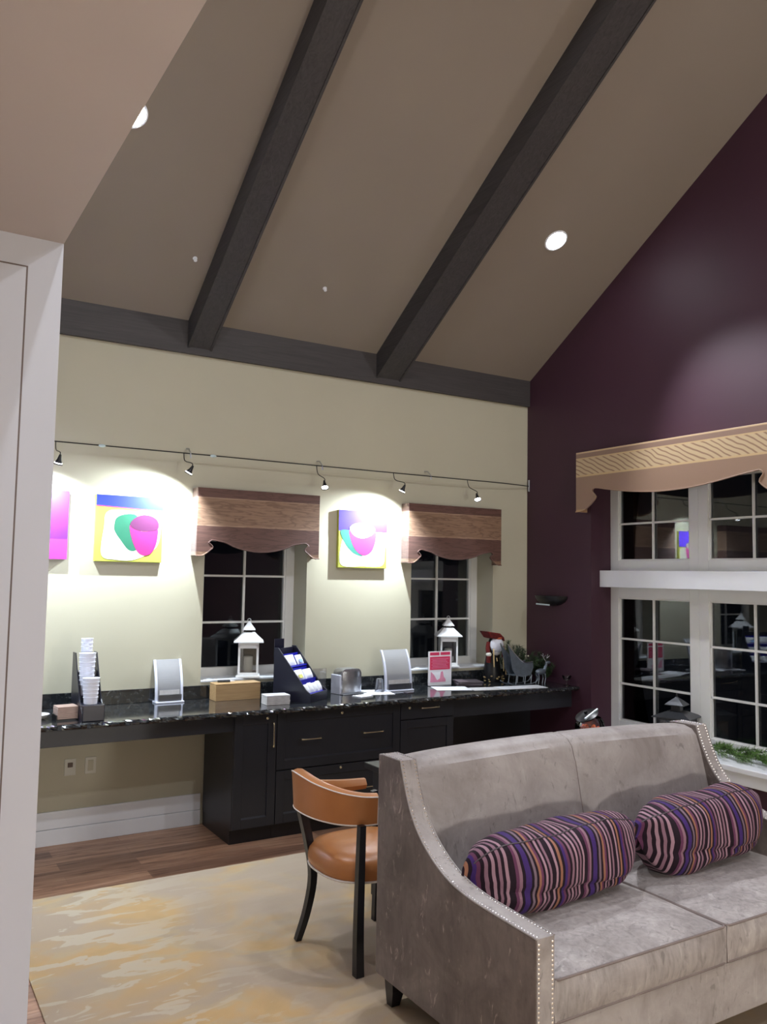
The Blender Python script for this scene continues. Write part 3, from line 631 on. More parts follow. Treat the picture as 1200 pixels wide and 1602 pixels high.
cupstack(CX+0.004, -0.345, ZT+0.2805, 0.032, 0.036, 0.21, 6, 'tallest narrow stack of white cups at the back of the caddy')
# curved acrylic brochure holders
def holder(x0, x1, y0, h, label, panel_m, lean):
    cx = (x0+x1)/2; t = thing('brochure_holder', label, 'brochure holder', (cx, y0, ZT)); w = (x1-x0)/2
    arc = [(0.0, 0.008), (0.004, h*0.25), (0.016, h*0.5), (0.045, h*0.78), (0.045+lean, h)]
    for s in (-1, 1):
        b = B(); pts = cat([(s*w, y, z) for y, z in arc], 5)
        for p, q in zip(pts, pts[1:]):
            prism(b, [(p.y, p.z), (q.y, q.z), (q.y+0.018, q.z), (p.y+0.018, p.z)], 'x', s*w-0.008, s*w+0.008)
        obj('side_rail', b, M['acryl_edge'], t, local=True)
    b = B(); pts = cat([(0, y+0.008, z) for y, z in arc], 5)
    for p, q in zip(pts, pts[1:]): prism(b, [(p.y, p.z), (q.y, q.z), (q.y+0.003, q.z), (p.y+0.003, p.z)], 'x', -w+0.008, w-0.008)
    obj('panel', b, panel_m, t, local=True)
    obj('base', bx(-w-0.01, w+0.01, -0.03, 0.07, 0.0, 0.012, 0.003), M['acryl_edge'], t, local=True)
    obj('pocket', bx(-w+0.01, w-0.01, -0.022, -0.003, 0.013, 0.06, 0.002), M['acrylic_grey'], t, local=True)
    obj('card_strip', bx(-w+0.02, w-0.02, -0.002, 0.001, 0.06, 0.09), M['napkinw'], t, local=True)
holder(-3.530, -3.345, -0.10, 0.30, 'narrow curved acrylic brochure holder left of the wooden box', M['milky'], 0.03)
holder(-1.715, -1.475, -0.27, 0.325, 'wide curved acrylic brochure holder beside the red sign', M['milky'], 0.04)
# wooden box
t = thing('wooden_box', 'pale wooden box on the counter under the left small window', 'box', (-2.97, -0.16, ZT))
obj('shell', bx(-3.125, -2.775, -0.19, -0.06, ZT, ZT+0.112, 0.003), M['box_wood'], t)
obj('lid', bx(-3.125, -2.775, -0.19, -0.06, ZT+0.1135, ZT+0.124, 0.002), M['box_wood'], t)
t = thing('marker_pen', 'black pen with a pale tip lying on the wooden box', 'pen', (-3.02, -0.11, ZT+0.131))
b = B(); tube(b, [(-3.08, -0.10, ZT+0.133), (-2.99, -0.12, ZT+0.133)], 0.008, 8); obj('barrel', b, M['black'], t, True)
b = B(); tube(b, [(-2.99, -0.12, ZT+0.133), (-2.955, -0.128, ZT+0.133)], [0.006, 0.002], 8); obj('tip', b, M['paper'], t, True)
# lanterns on the small window sills
def lantern(x, y, z, rz, label, w=0.078, h=0.27, mat='lantern', s=1.0, group=None, roofw=1.45, flat=0.0):
    t = thing('lantern', label, 'lantern', (x, y, z), rz, group); m = M[mat]
    obj('base', bx(-w-0.014, w+0.014, -w-0.014, w+0.014, 0, 0.018, 0.004), m, t, local=True)
    obj('plinth', bx(-w, w, -w, w, 0.018, 0.04, 0.002), m, t, local=True)
    for sx in (-1, 1):
        for sy in (-1, 1): obj('post', bx(sx*w-0.016*(sx > 0), sx*w+0.016*(sx < 0), sy*w-0.016*(sy > 0), sy*w+0.016*(sy < 0), 0.04, h-0.016, 0.001), m, t, local=True)
    b = B(); box(b, -w, w, -w, w, h-0.016, h, 0.001); box(b, -w, w, -w, -w+0.012, h-0.045, h-0.016); box(b, -w, w, w-0.012, w, h-0.045, h-0.016); obj('top_rail', b, m, t, local=True)
    for k in range(4):
        b = B(); box(b, -w+0.016, w-0.016, -w+0.005, -w+0.007, 0.04, h-0.016); b.transform(Matrix.Rotation(k*math.pi/2, 4, 'Z')); obj('glass_pane', b, M['clearglass'], t, local=True)
    def pyr(prof):
        bb = B(); n = 4; rings = []
        for r, zz in prof: rings.append([bb.verts.new((r*sx, r*sy, zz)) for sx, sy in ((-1, -1), (1, -1), (1, 1), (-1, 1))])
        for a, c in zip(rings, rings[1:]):
            for k in range(4): bb.faces.new((a[k], a[(k+1) % 4], c[(k+1) % 4], c[k]))
        bb.faces.new(rings[0][::-1]); bb.faces.new(rings[-1]); bmesh.ops.recalc_face_normals(bb, faces=bb.faces[:]); return bb
    R_ = w*roofw
    obj('roof', pyr([(R_, h), (R_, h+0.008), (R_*0.78, h+0.030-flat*0.3), (R_*0.45, h+0.068-flat*0.9), (R_*0.40, h+0.074-flat)]), m, t, local=True)
    obj('neck', pyr([(w*0.30, h+0.074-flat), (w*0.30, h+0.092)]), M['black'], t, local=True)
    obj('cap', pyr([(w*0.62, h+0.092), (w*0.62, h+0.097), (w*0.40, h+0.120), (0.012, h+0.148), (0.006, h+0.155)]), m, t, local=True)
    b = B(); tube(b, [(0.013*math.cos(a), 0, h+0.166+0.013*math.sin(a)) for a in [2*math.pi*k/14 for k in range(14)]], 0.002, 6, closed=True); obj('ring', b, m, t, local=True)
    b = B(); lathe(b, [(0.034, 0.04), (0.036, 0.044), (0.036, 0.155), (0.030, 0.160), (0.020, 0.153), (0.002, 0.151)], n=20); obj('candle', b, M['candle'], t, True, local=True)
lantern(-2.775, 0.065, 1.0425, R(-22), 'white lantern with a pyramid roof on the left small window sill', group='white window sill lanterns')
lantern(-0.865, 0.065, 1.0425, R(-28), 'white lantern with a pyramid roof on the right small window sill, behind the red sign', group='white window sill lanterns')
# white napkin block
t = thing('napkin_stack', 'white block of napkins between the wooden box and the snack rack', 'napkins', (-2.775, -0.47, ZT), R(-4))
b = B()
for i in range(6): box(b, -0.088, 0.088+random.uniform(-.002, .002), -0.06, 0.06, 0.001+i*0.0105, 0.0108+i*0.0105, 0.002)
obj('napkins', b, M['napkinw'], t, local=True); obj('top_sheet', bx(-0.088, 0.088, -0.06, 0.06, 0.0642, 0.069, 0.001), M['paper'], t, local=True)
# snack rack
RL = (-2.545, -0.31, ZT); RA = R(36)
t = thing('snack_rack', 'black sloping countertop rack with royal blue tiers of packets', 'snack rack', RL, RA)
W_ = 0.135
for s in (-1, 1):
    b = B(); prism(b, [(-0.20, 0), (-0.20, 0.065), (-0.16, 0.095), (0.075, 0.385), (0.11, 0.385), (0.11, 0)], 'x', s*W_-0.005, s*W_+0.005, 0.001); obj('side_panel', b, M['blackplastic'], t, local=True)
obj('front_lip', bx(-W_+0.005, W_-0.005, -0.20, -0.19, 0, 0.065, 0.002), M['blackplastic'], t, local=True)
obj('dark_backing', bx(-W_+0.005, W_-0.005, 0.097, 0.107, 0, 0.375), M['blackplastic'], t, local=True)
TI = [(-0.135, 0.065, 0.09), (-0.055, 0.155, 0.08), (0.025, 0.255, 0.08)]
for y, z, hh in TI:
    b = B(); box(b, -W_+0.006, W_-0.006, y-0.05, y+0.035, z-0.012, z-0.004); box(b, -W_+0.006, W_-0.006, y+0.030, y+0.036, z-0.004, z+hh); obj('tier', b, M['blue_shelf'], t, local=True)
rm = Matrix.Translation(RL) @ Matrix.Rotation(RA, 4, 'Z')
def packet(lx, ly, lz, w_, h_, tilt, m, label, m2=None):
    p = rm @ Vector((lx, ly, lz)); t = thing('snack_packet', label, 'packet', p, RA, 'packets on the snack rack')
    def pf(u, v):
        a = (u-0.5)*2; c = (v-0.5)*2; th = 0.014*(1-abs(a)**3)*(1-abs(c)**3)
        return a, c, th
    b = B(); n = 9
    T = Matrix.Rotation(-tilt, 4, 'X')
    for sg in (-1, 1):
        def g(u, v):
            a, c, th = pf(u, v); return T @ Vector((a*w_/2, sg*th, (c+1)*h_/2+0.002))
        grid(b, g, n, n)
    bmesh.ops.remove_doubles(b, verts=b.verts[:], dist=0.0004); bmesh.ops.recalc_face_normals(b, faces=b.faces[:])
    obj('pouch', b, m, t, True, local=True)
    if m2:
        b = B(); box(b, -w_*0.3, w_*0.1, -0.0165, -0.0145, h_*0.15, h_*0.5); b.transform(T); obj('printed_patch', b, m2, t, local=True)
packet(-0.06, -0.005, 0.252, 0.14, 0.085, R(28), M['paper'], 'large white packet on the top tier of the rack')
packet(0.075, -0.005, 0.252, 0.10, 0.075, R(28), M['paper'], 'white packet with a pale blue patch on the top tier', M['lightblue'])
packet(-0.065, -0.085, 0.152, 0.13, 0.080, R(28), M['paper'], 'white packet with a yellow patch on the middle tier', M['yellow'])
packet(0.07, -0.085, 0.152, 0.13, 0.075, R(28), M['paper'], 'plain white packet at the right of the middle tier')
for k, s in enumerate(('left', 'second from left', 'third from left', 'right')):
    packet(-0.10+0.067*k, -0.165, 0.062, 0.066, 0.072+0.006*(k % 2), R(30), M['paper'], 'small white packet on the bottom tier of the rack, %s' % s)
t = thing('rack_sign', 'small black card standing above the snack rack', 'sign', (-2.60, -0.12, ZT), R(10))
obj('card', bx(-0.045, 0.045, -0.002, 0.002, 0.30, 0.435, 0.001), M['blackplastic'], t, local=True)
obj('support', bx(-0.006, 0.006, 0.003, 0.006, 0.0, 0.43), M['blackplastic'], t, local=True)
t = thing('acrylic_stand', 'small clear acrylic stand behind the right side of the snack rack', 'acrylic stand', (-2.235, -0.10, ZT), R(0))
obj('sheet', bx(-0.06, 0.06, -0.002, 0.002, 0.0, 0.19, 0.001), M['acrylic'], t, local=True); obj('foot', bx(-0.06, 0.06, -0.05, -0.002, 0.0, 0.004), M['acrylic'], t, local=True)
# steel napkin dispenser
t = thing('napkin_dispenser', 'shiny steel napkin dispenser with rounded shoulders on the counter', 'napkin dispenser', (-2.035, -0.20, ZT), R(8))
def arch(w_, h_, r, n=7):
    p = [(-w_, 0.0)]
    for k in range(n): a = math.pi - k*math.pi/2/(n-1); p.append((-w_+r+r*math.cos(a), h_-r+r*math.sin(a)))
    for k in range(n): a = math.pi/2 - k*math.pi/2/(n-1); p.append((w_-r+r*math.cos(a), h_-r+r*math.sin(a)))
    return p + [(w_, 0.0)]
b = B(); prism(b, arch(0.10, 0.195, 0.045), 'y', -0.05, 0.06, 0.002); obj('body', b, M['steel'], t, True, local=True)
b = B()
def bulge(u, v): a = (u-0.5)*2; return Vector((0.088*a, -0.052-0.022*(1-a*a), 0.012+0.165*v))
grid(b, bulge, 15, 2); bmesh.ops.recalc_face_normals(b, faces=b.faces[:]); obj('face_plate', b, M['steel'], t, True, local=True)
obj('left_rim', bx(-0.118, -0.101, -0.055, 0.065, 0.0, 0.15, 0.004), M['acryl_edge'], t, local=True)
obj('foot_tray', bx(-0.115, 0.12, -0.10, 0.07, 0.0, 0.006, 0.002), M['steel'], t, local=True)
def sheet(x, y, w_, d_, rz, label, m='paper', z=ZT+0.0008, h=0.002, nm='paper_sheet', catg='paper', group=None):
    b = B(); box(b, -w_/2, w_/2, -d_/2, d_/2, 0, h); o = obj(nm, b, M[m], local=True); o.location = (x, y, z); o.rotation_euler = (0, 0, rz); return tag(o, label, catg, group)
sheet(-2.02, -0.415, 0.13, 0.10, R(15), 'small white card lying in front of the steel napkin dispenser', h=0.006, nm='card', catg='card')
sheet(-1.815, -0.27, 0.24, 0.27, R(-14), 'white sheet under the frosted cup', group='white sheets on the counter')
t = thing('plastic_cup', 'frosted plastic cup turned upside down on a white sheet', 'cup', (-1.775, -0.26, ZT+0.0035))
b = B(); lathe(b, [(0.041, 0), (0.041, 0.004), (0.038, 0.006), (0.028, 0.098), (0.024, 0.103), (0.002, 0.103)], n=28); obj('shell', b, M['frost'], t, True, local=True)
sheet(-1.60, -0.42, 0.06, 0.05, R(5), 'small dark coaster in front of the wide brochure holder', 'leather_dark', h=0.008, nm='coaster', catg='coaster')
# red sign in its acrylic stand
t = thing('tabletop_sign', 'small upright sign with crimson panels in a clear stand beside the right lantern', 'sign', (-1.09, -0.13, ZT))
SX = 0.122; SY = 0.0
obj('card', bx(-SX, SX, 0.0, 0.002, 0.004, 0.292), M['paper'], t, local=True)
obj('acrylic_stand', bx(-SX-0.004, SX+0.004, 0.0025, 0.005, 0.0, 0.296), M['acrylic'], t, local=True)
obj('foot', bx(-SX-0.004, SX+0.004, -0.07, 0.02, -0.0, 0.003), M['acrylic'], t, local=True)
for a in ((-0.105, -0.008, 0.258, 0.283), (0.004, 0.105, 0.258, 0.283)): obj('heading_block', bx(a[0], a[1], -0.0012, 0.0, a[2], a[3]), M['red'], t, local=True)
obj('text_panel', bx(-0.105, 0.105, -0.0012, 0.0, 0.135, 0.245), M['red'], t, local=True)
b = B()
for k in range(7): box(b, -0.09+0.01*(k % 2), 0.09-0.012*(k % 3), -0.0018, -0.0011, 0.150+k*0.0125, 0.1535+k*0.0125)
obj('text_lines', b, M['pink'], t, local=True)
b = B(); prism(b, [(-0.10, 0.03), (-0.095, 0.12), (-0.06, 0.09), (-0.03, 0.045), (0.0, 0.06), (0.01, 0.115), (0.03, 0.12), (0.04, 0.075), (0.06, 0.05), (0.06, 0.03)], 'y', -0.0012, 0.0); obj('figure_print', b, M['pink'], t, local=True)
sheet(-1.12, -0.34, 0.30, 0.22, R(-20), 'white sheet lying in front of the red sign', group='white sheets on the counter')
sheet(-0.87, -0.47, 0.26, 0.16, R(-12), 'grey-white sheet between the red sign and the long white sheet', 'napkinw', group='white sheets on the counter')
sheet(-0.52, -0.52, 0.44, 0.17, R(-8), 'long white sheet in front of the wire sleigh', group='white sheets on the counter')
for z, a, s in ((0.0, R(-25), 'lower'), (0.0185, R(-18), 'upper')):
    t = thing('leather_folder', 'dark mauve leather folder right of the red sign, the %s of two' % s, 'folder', (-0.84, -0.20, ZT+0.001+z), a, 'leather folders by the sign')
    obj('cover', bx(-0.11, 0.11, -0.09, 0.09, 0.0, 0.017, 0.003), M['leather_dark'], t, local=True); obj('flap', bx(-0.112, -0.02, -0.091, 0.091, 0.0172, 0.0182, 0.0004), M['leather_edge'], t, local=True)
# festive figurine
GX, GY = -0.50, -0.11
t = thing('figurine', 'festive figurine in a red peaked hood with a round white beard by the right window', 'figurine', (GX, GY, ZT))
b = B(); lathe(b, [(0.075, 0), (0.085, 0.05), (0.07, 0.16), (0.055, 0.26), (0.045, 0.34), (0.02, 0.40)], n=20); obj('robe', b, M['black'], t, True, local=True)
b = B(); ball(b, (0.005, -0.055, 0.330), 0.070, (1.0, 0.6, 1.0), 20, 14); obj('beard', b, M['beard'], t, True, local=True)
b = B(); ball(b, (0.005, -0.045, 0.265), 0.045, (0.9, 0.6, 0.7), 16, 10); obj('beard_tip', b, M['napkinw'], t, True, local=True)
b = B(); prism(b, [(-0.125, 0.455), (0.02, 0.435), (0.065, 0.40), (0.075, 0.365), (0.03, 0.395), (-0.03, 0.385), (-0.075, 0.395)], 'y', -0.09, 0.04, 0.01); obj('hood', b, M['redfelt'], t, local=True)
b = B(); ball(b, (0.012, -0.075, 0.392), 0.035, (1.1, 0.5, 0.35)); obj('brow_band', b, M['skin_tan'], t, True, local=True)
b = B(); tube(b, cat([(-0.06, -0.02, 0.35), (-0.085, -0.04, 0.30), (-0.09, -0.06, 0.24), (-0.085, -0.05, 0.18)], 4), [0.02]*13, 8); obj('arm', b, M['redfelt'], t, True, local=True)
b = B(); ball(b, (-0.09, -0.06, 0.25), 0.026, (1, 1, 0.8)); obj('cuff', b, M['candle'], t, True, local=True)
b = B(); tube(b, cat([(0.065, -0.03, 0.35), (0.085, -0.05, 0.29), (0.075, -0.06, 0.22)], 4), 0.015, 8); obj('arm', b, M['redfelt'], t, True, local=True)
b = B()
for x, z0, z1 in ((-0.055, 0.30, 0.14), (0.055, 0.30, 0.10), (0.08, 0.30, 0.07), (-0.02, 0.22, 0.19)):
    tube(b, [(x, -0.085, z0), (x+0.003, -0.09, z1)], 0.005, 6)
obj('gold_cord', b, M['gold'], t, local=True)
b = B()
for k in range(26):
    a = random.uniform(math.pi, 2*math.pi); r = random.uniform(0.06, 0.11); ball(b, (r*math.cos(a), r*math.sin(a), random.uniform(0.01, 0.06)), 0.008, (1.6, 0.7, 0.8), 6, 4)
obj('gold_leaves', b, M['gold'], t, True, local=True)
# wire sleigh and reindeer
t = thing('metal_sleigh', 'grey metal sleigh ornament with a high curved back in front of the evergreen', 'sleigh ornament', (-0.40, -0.36, ZT))
prof = [(-0.175, 0.36), (-0.12, 0.30), (-0.05, 0.235), (0.0, 0.20), (0.06, 0.195), (0.11, 0.20), (0.12, 0.15), (0.09, 0.085), (0.0, 0.07), (-0.08, 0.085), (-0.12, 0.14), (-0.14, 0.24)]
for s in (-1, 1):
    b = B(); prism(b, prof, 'y', s*0.05-0.002, s*0.05+0.002); obj('side_panel', b, M['greymetal'], t, local=True)
    b = B(); tube(b, cat([(x, s*0.05-0.003, z) for x, z in prof[:6]], 4), 0.005, 6); obj('edge_rod', b, M['steel'], t, True, local=True)
    b = B(); tube(b, cat([(-0.17, s*0.05, 0.035), (-0.10, s*0.05, 0.006), (0.08, s*0.05, 0.006), (0.15, s*0.05, 0.02), (0.175, s*0.05, 0.055), (0.155, s*0.05, 0.075)], 4), 0.005, 6)
    for x in (-0.08, 0.02, 0.09): tube(b, [(x, s*0.05, 0.008), (x+0.01, s*0.05, 0.085)], 0.004, 6)
    obj('runner', b, M['greymetal'], t, True, local=True)
b = B(); box(b, -0.10, 0.10, -0.05, 0.05, 0.085, 0.09); obj('seat', b, M['greymetal'], t, local=True)
t = thing('reindeer', 'small grey metal reindeer ornament beside the sleigh near the corner', 'reindeer ornament', (-0.185, -0.40, ZT))
b = B(); ball(b, (0, 0, 0.105), 0.035, (1.7, 0.7, 0.8)); tube(b, cat([(0.04, 0, 0.115), (0.06, 0, 0.15), (0.066, 0, 0.175)], 3), [0.018, 0.016, 0.014, 0.013, 0.012, 0.012, 0.012], 8); ball(b, (0.085, 0, 0.182), 0.018, (1.7, 0.8, 0.8)); obj('body', b, M['greymetal'], t, True, local=True)
for x in (-0.04, 0.035):
    for y in (-0.016, 0.016): b = B(); tube(b, [(x, y, 0.09), (x+0.008, y, 0.05), (x-0.002, y, 0.0)], [0.009, 0.005, 0.004], 6); obj('leg', b, M['greymetal'], t, local=True)
b = B()
for s in (-1, 1):
    tube(b, cat([(0.065, 0, 0.19), (0.05, s*0.02, 0.225), (0.055, s*0.03, 0.26)], 3), 0.0035, 5); tube(b, [(0.052, s*0.02, 0.222), (0.08, s*0.028, 0.245)], 0.003, 5); tube(b, [(0.052, s*0.024, 0.235), (0.03, s*0.03, 0.25)], 0.003, 5)
obj('antlers', b, M['steel'], t, True, local=True)
def needles(b, p0, p1, n, ln, r=0.0011):
    p0 = Vector(p0); p1 = Vector(p1); d = (p1-p0).normalized(); u = d.orthogonal().normalized(); w2 = d.cross(u)
    for i in range(n):
        t_ = random.random(); a = random.uniform(0, 2*math.pi); o = p0.lerp(p1, t_)
        k = (u*math.cos(a)+w2*math.sin(a))*0.75+d*0.7; k.normalize(); e = o+k*ln*random.uniform(0.7, 1.1); s = k.orthogonal().normalized()*r; s2 = k.cross(s).normalized()*r
        v = [b.verts.new(o+s), b.verts.new(o-s*0.5+s2), b.verts.new(o-s*0.5-s2), b.verts.new(e)]
        for q in ((0, 1, 3), (1, 2, 3), (2, 0, 3)): b.faces.new([v[j] for j in q])
t = thing('evergreen_garland', 'dark evergreen garland with pale berries heaped in the corner of the counter', 'garland', (-0.20, -0.12, ZT))
b = B(); bs = B()
for k in range(80):
    f = (k%40)/39; x0, y0 = (-0.34+0.30*min(1, f*1.5), -0.07-0.42*max(0, f-0.35))
    p0 = Vector((x0, y0, ZT+0.02+0.12*random.random())); hgt = 0.34*(1-0.55*f)*random.uniform(0.45, 1.0)
    p1 = Vector((min(-0.035, x0+random.uniform(-0.10, 0.12)), min(-0.03, y0+random.uniform(-0.10, 0.05)), ZT+0.03+hgt))
    tube(bs, [p0, p1], 0.003, 5); needles(b, p0, p1, 90, 0.042, 0.0019)
for v in b.verts: v.co.x = min(v.co.x, -0.004); v.co.y = min(v.co.y, -0.003); v.co.z = max(v.co.z, ZT+0.001)
obj('needles', b, M['pine'], t)['kind'] = 'stuff'
obj('twigs', bs, M['leather_dark'], t)
for k in range(10): b = B(); ball(b, (random.uniform(-0.33, -0.05), random.uniform(-0.22, -0.12), ZT+random.uniform(0.06, 0.26)), 0.008, u=8, v=6); obj('berry', b, M['berry'], t, True)
t = thing('candle_holder', 'small clear stemmed glass at the right end of the counter', 'glass', (-0.055, -0.59, ZT))
b = B(); lathe(b, [(0.032, 0), (0.032, 0.004), (0.006, 0.008), (0.006, 0.04), (0.03, 0.055), (0.042, 0.085), (0.040, 0.085), (0.027, 0.058), (0.002, 0.05)], n=24); obj('glass', b, M['clearglass'], t, True, local=True)

# ---------------------------------------------------------------- black table behind the sofa, with the sweets jar
t = thing('table', 'black table standing behind the sofa, next to the tan chair', 'table', (-1.9, -2.1, 0))
obj('tabletop', bx(-2.77, -0.95, -2.55, -1.74, 0.715, 0.75, 0.004), M['blackwood'], t)
for x in (-2.74, -1.01): obj('leg_panel', bx(x, x+0.04, -2.50, -1.79, 0.0085, 0.715, 0.003), M['blackwood'], t)
obj('stretcher', bx(-2.70, -1.01, -2.17, -2.13, 0.55, 0.7145, 0.003), M['blackwood'], t)
JX, JY = -1.13, -1.93
t = thing('sweets_jar', 'glass jar of orange sweets with a tilted dark lid showing above the sofa back', 'jar', (JX, JY, 0.7505))
b = B(); lathe(b, [(0.07, 0), (0.085, 0.01), (0.098, 0.06), (0.100, 0.11), (0.090, 0.15), (0.075, 0.17), (0.072, 0.17), (0.087, 0.148), (0.096, 0.11), (0.094, 0.06), (0.08, 0.013), (0.002, 0.008)], n=32); obj('jar', b, M['clearglass'], t, True, local=True)
b = B()
for k in range(150):
    a = random.uniform(0, 2*math.pi); r = 0.075*math.sqrt(random.random()); ball(b, (r*math.cos(a), r*math.sin(a), 0.02+0.085*random.random()), 0.012, u=7, v=5)
obj('sweets', b, M['orange'], t, True, local=True)['kind'] = 'stuff'
b = B(); lathe(b, [(0.078, 0), (0.080, 0.008), (0.05, 0.02), (0.012, 0.024), (0.012, 0.04), (0.002, 0.042)], n=28, mat=Matrix.Translation((-0.025, 0, 0.178)) @ Matrix.Rotation(R(-28), 4, 'Y')); obj('lid', b, M['black'], t, True, local=True)
b = B(); tube(b, [(-0.085, -0.04, 0.168), (0.03, -0.04, 0.225)], 0.008, 8); obj('lid_rim', b, M['strip'], t, True, local=True)

# grey pagoda lantern and pine sprigs on the large sill
lantern(0.075, -1.66, 0.5565, R(20), 'dark grey pagoda lantern on the large window sill, its top above the sofa', w=0.115, h=0.235, mat='darkgrey', roofw=1.28, flat=0.028)
t = thing('pine_sprig', 'green pine sprigs lying on the white sill of the large window', 'pine sprig', (0.10, -2.30, 0.557))
b = B(); bs = B()
for k in range(34):
    y = -2.00-0.018*k; p0 = Vector((0.17+random.uniform(-0.05, 0.04), y+0.12, 0.575+random.uniform(0.0, 0.05))); p1 = Vector((random.uniform(-0.02, 0.14), y-random.uniform(0.02, 0.12), 0.575+random.uniform(0.0, 0.09)))
    tube(bs, [p0, p1], 0.0025, 5); needles(b, p0, p1, 70, 0.05, 0.0020)
for v in b.verts: v.co.z = max(v.co.z, 0.5575); v.co.x = min(v.co.x, 0.23)
obj('needles', b, M['pine_light'], t)['kind'] = 'stuff'; obj('twigs', bs, M['leather_dark'], t)

# ---------------------------------------------------------------- table lamp on a round side table behind the photographer
t = thing('side_table', 'round black pedestal side table at the far side of the lounge, out of the frame', 'table', (-2.7, -7.5, 0.0085))
b = B(); lathe(b, [(0.27, 0.55), (0.27, 0.575), (0.002, 0.575)], n=32); obj('tabletop', b, M['blackwood'], t, local=True)
b = B(); lathe(b, [(0.19, 0), (0.19, 0.015), (0.03, 0.03), (0.025, 0.55)], n=28); obj('pedestal', b, M['blackwood'], t, True, local=True)
t = thing('table_lamp', 'table lamp with a pale drum shade on the round side table, out of the frame', 'lamp', (-2.7, -7.5, 0.584))
b = B(); lathe(b, [(0.08, 0), (0.08, 0.015), (0.05, 0.06), (0.07, 0.16), (0.03, 0.28), (0.012, 0.32), (0.012, 0.42)], n=28); obj('base', b, M['greymetal'], t, True, local=True)
b = B(); grid(b, lambda u, v: Vector(((0.22-0.06*v)*math.cos(2*math.pi*u), (0.22-0.06*v)*math.sin(2*math.pi*u), 0.38+0.28*v)), 36, 2, cu=True); obj('lamp_shade', b, milky('linen_shade', (0.8, 0.77, 0.7), 0.45), t, True, local=True)
l = bpy.data.lights.new('bulb', 'POINT'); l.energy = LIGHT_TABLE; l.color = (1.0, 0.97, 0.93); l.shadow_soft_size = 0.16
lo = bpy.data.objects.new('bulb', l); COL.objects.link(lo); lo.parent = t; lo.location = (0, 0, 0.5)

# ---------------------------------------------------------------- sofa
SXL, SXR, SYB, SYF = -3.34, -1.345, -2.838, -3.868
t = sofa = thing('sofa', 'taupe velvet two seat sofa with sloping nail trimmed arms on the carpet', 'sofa', ((SXL+SXR)/2, -3.35, 0.0085))
TA = 0.085
ctrl = [(-3.012, 1.060), (-3.035, 1.005), (-3.062, 0.945), (-3.10, 0.862), (-3.15, 0.790), (-3.225, 0.732), (-3.33, 0.688), (-3.45, 0.664), (-3.60, 0.652), (-3.75, 0.645), (SYF, 0.642)]
ctrl = [(-3.012, 1.060), (-3.030, 1.010), (-3.056, 0.945), (-3.098, 0.865), (-3.165, 0.788), (-3.262, 0.722), (-3.375, 0.676), (-3.50, 0.655), (-3.65, 0.648), (SYF, 0.643)]
curve = [(p.x, p.y) for p in cat([(a, z, 0) for a, z in ctrl], 4)]
armp = [(SYB, 0.13), (SYB, 1.058)] + curve + [(SYF, 0.13)]
for s, x0 in (('left', SXL), ('right', SXR-TA)):
    b = B(); prism(b, armp, 'x', x0, x0+TA, 0.006); a = obj('arm', b, M['velvet_shaded'], t)
    # nail heads: two rows over the sloping top and down the front face
    path = [(y, z) for y, z in [(-2.86, 1.059)] + curve]
    for xo in (x0+0.012, x0+TA-0.012):
        b = B(); acc = 0.0
        for (p, q) in zip(path, path[1:]):
            L = math.hypot(q[0]-p[0], q[1]-p[1]); ty, tz = (q[0]-p[0])/L, (q[1]-p[1])/L; ny, nz = -abs(tz), abs(ty)
            while acc < L:
                ball(b, (xo, p[0]+ty*acc+ny*0.0005, p[1]+tz*acc+nz*0.0005), 0.0052, (1, 1, 1), 6, 4); acc += 0.0155
            acc -= L
        z = 0.625
        while z > 0.14: ball(b, (xo, SYF-0.0005, z), 0.0058, (1, 0.7, 1), 6, 4); z -= 0.0155
        obj('nail_trim', b, M['nail'], a, True)
    b = B(); band = path+[(SYF, 0.135)]
    for (p, q) in zip(band, band[1:]):
        L = math.hypot(q[0]-p[0], q[1]-p[1]); ty, tz = (q[0]-p[0])/L, (q[1]-p[1])/L; ny, nz = (tz, -ty) if tz < 0 else (0, 1)
        prism(b, [(p[0]-ny*0.002, p[1]-nz*0.002), (q[0]-ny*0.002, q[1]-nz*0.002), (q[0]+ny*0.0012, q[1]+nz*0.0012), (p[0]+ny*0.0012, p[1]+nz*0.0012)], 'x', x0+0.004, x0+TA-0.004)
    obj('lit_top_band', b, M['velvet'], a)  # paler nap, with light on the upward faces put into its colour
    # light welt lines along both top edges
    b = B()
    for xo in (x0+0.003, x0+TA-0.003): tube(b, [(xo, y, z+0.001) for y, z in path], 0.0035, 6)
    obj('welt', b, M['velvet'], a, True)
# back with a gentle camel top and a central seam
IX0, IX1 = SXL+TA, SXR-TA; MX = (IX0+IX1)/2
b = B()
def backf(u, v):
    x = IX0+(IX1-IX0)*u; h = 1.052+0.030*math.sin(math.pi*u)**0.6; sm = 0.010*math.exp(-((x-MX)/0.010)**2)
    pr = [(SYB, 0.14), (SYB, 0.6), (SYB, h-0.04), (SYB-0.012, h-0.012), (SYB-0.05, h), (SYB-0.10, h+0.002), (SYB-0.15, h-0.012), (SYB-0.178, h-0.04), (SYB-0.205, h-0.12), (SYB-0.245, 0.78), (SYB-0.285, 0.62), (SYB-0.315, 0.50), (SYB-0.325, 0.38), (SYB-0.325, 0.14)]
    k = v*(len(pr)-1); i = min(int(k), len(pr)-2); f = k-i; y = pr[i][0]*(1-f)+pr[i+1][0]*f; z = pr[i][1]*(1-f)+pr[i+1][1]*f
    bul = 0.012*math.sin(2*math.pi*min(1, abs(x-MX)/((IX1-IX0)/2))*0.5) if i >= 7 else 0
    return Vector((x, y-bul+(sm if i >= 4 else 0), z-(sm if 2 < i < 8 else 0)))
vs, fs = grid(b, backf, 97, 40)
b.faces.new(vs[0][::-1]); b.faces.new(vs[-1]); bmesh.ops.recalc_face_normals(b, faces=b.faces[:]); bk = obj('backrest', b, M['velvet'], t, True)
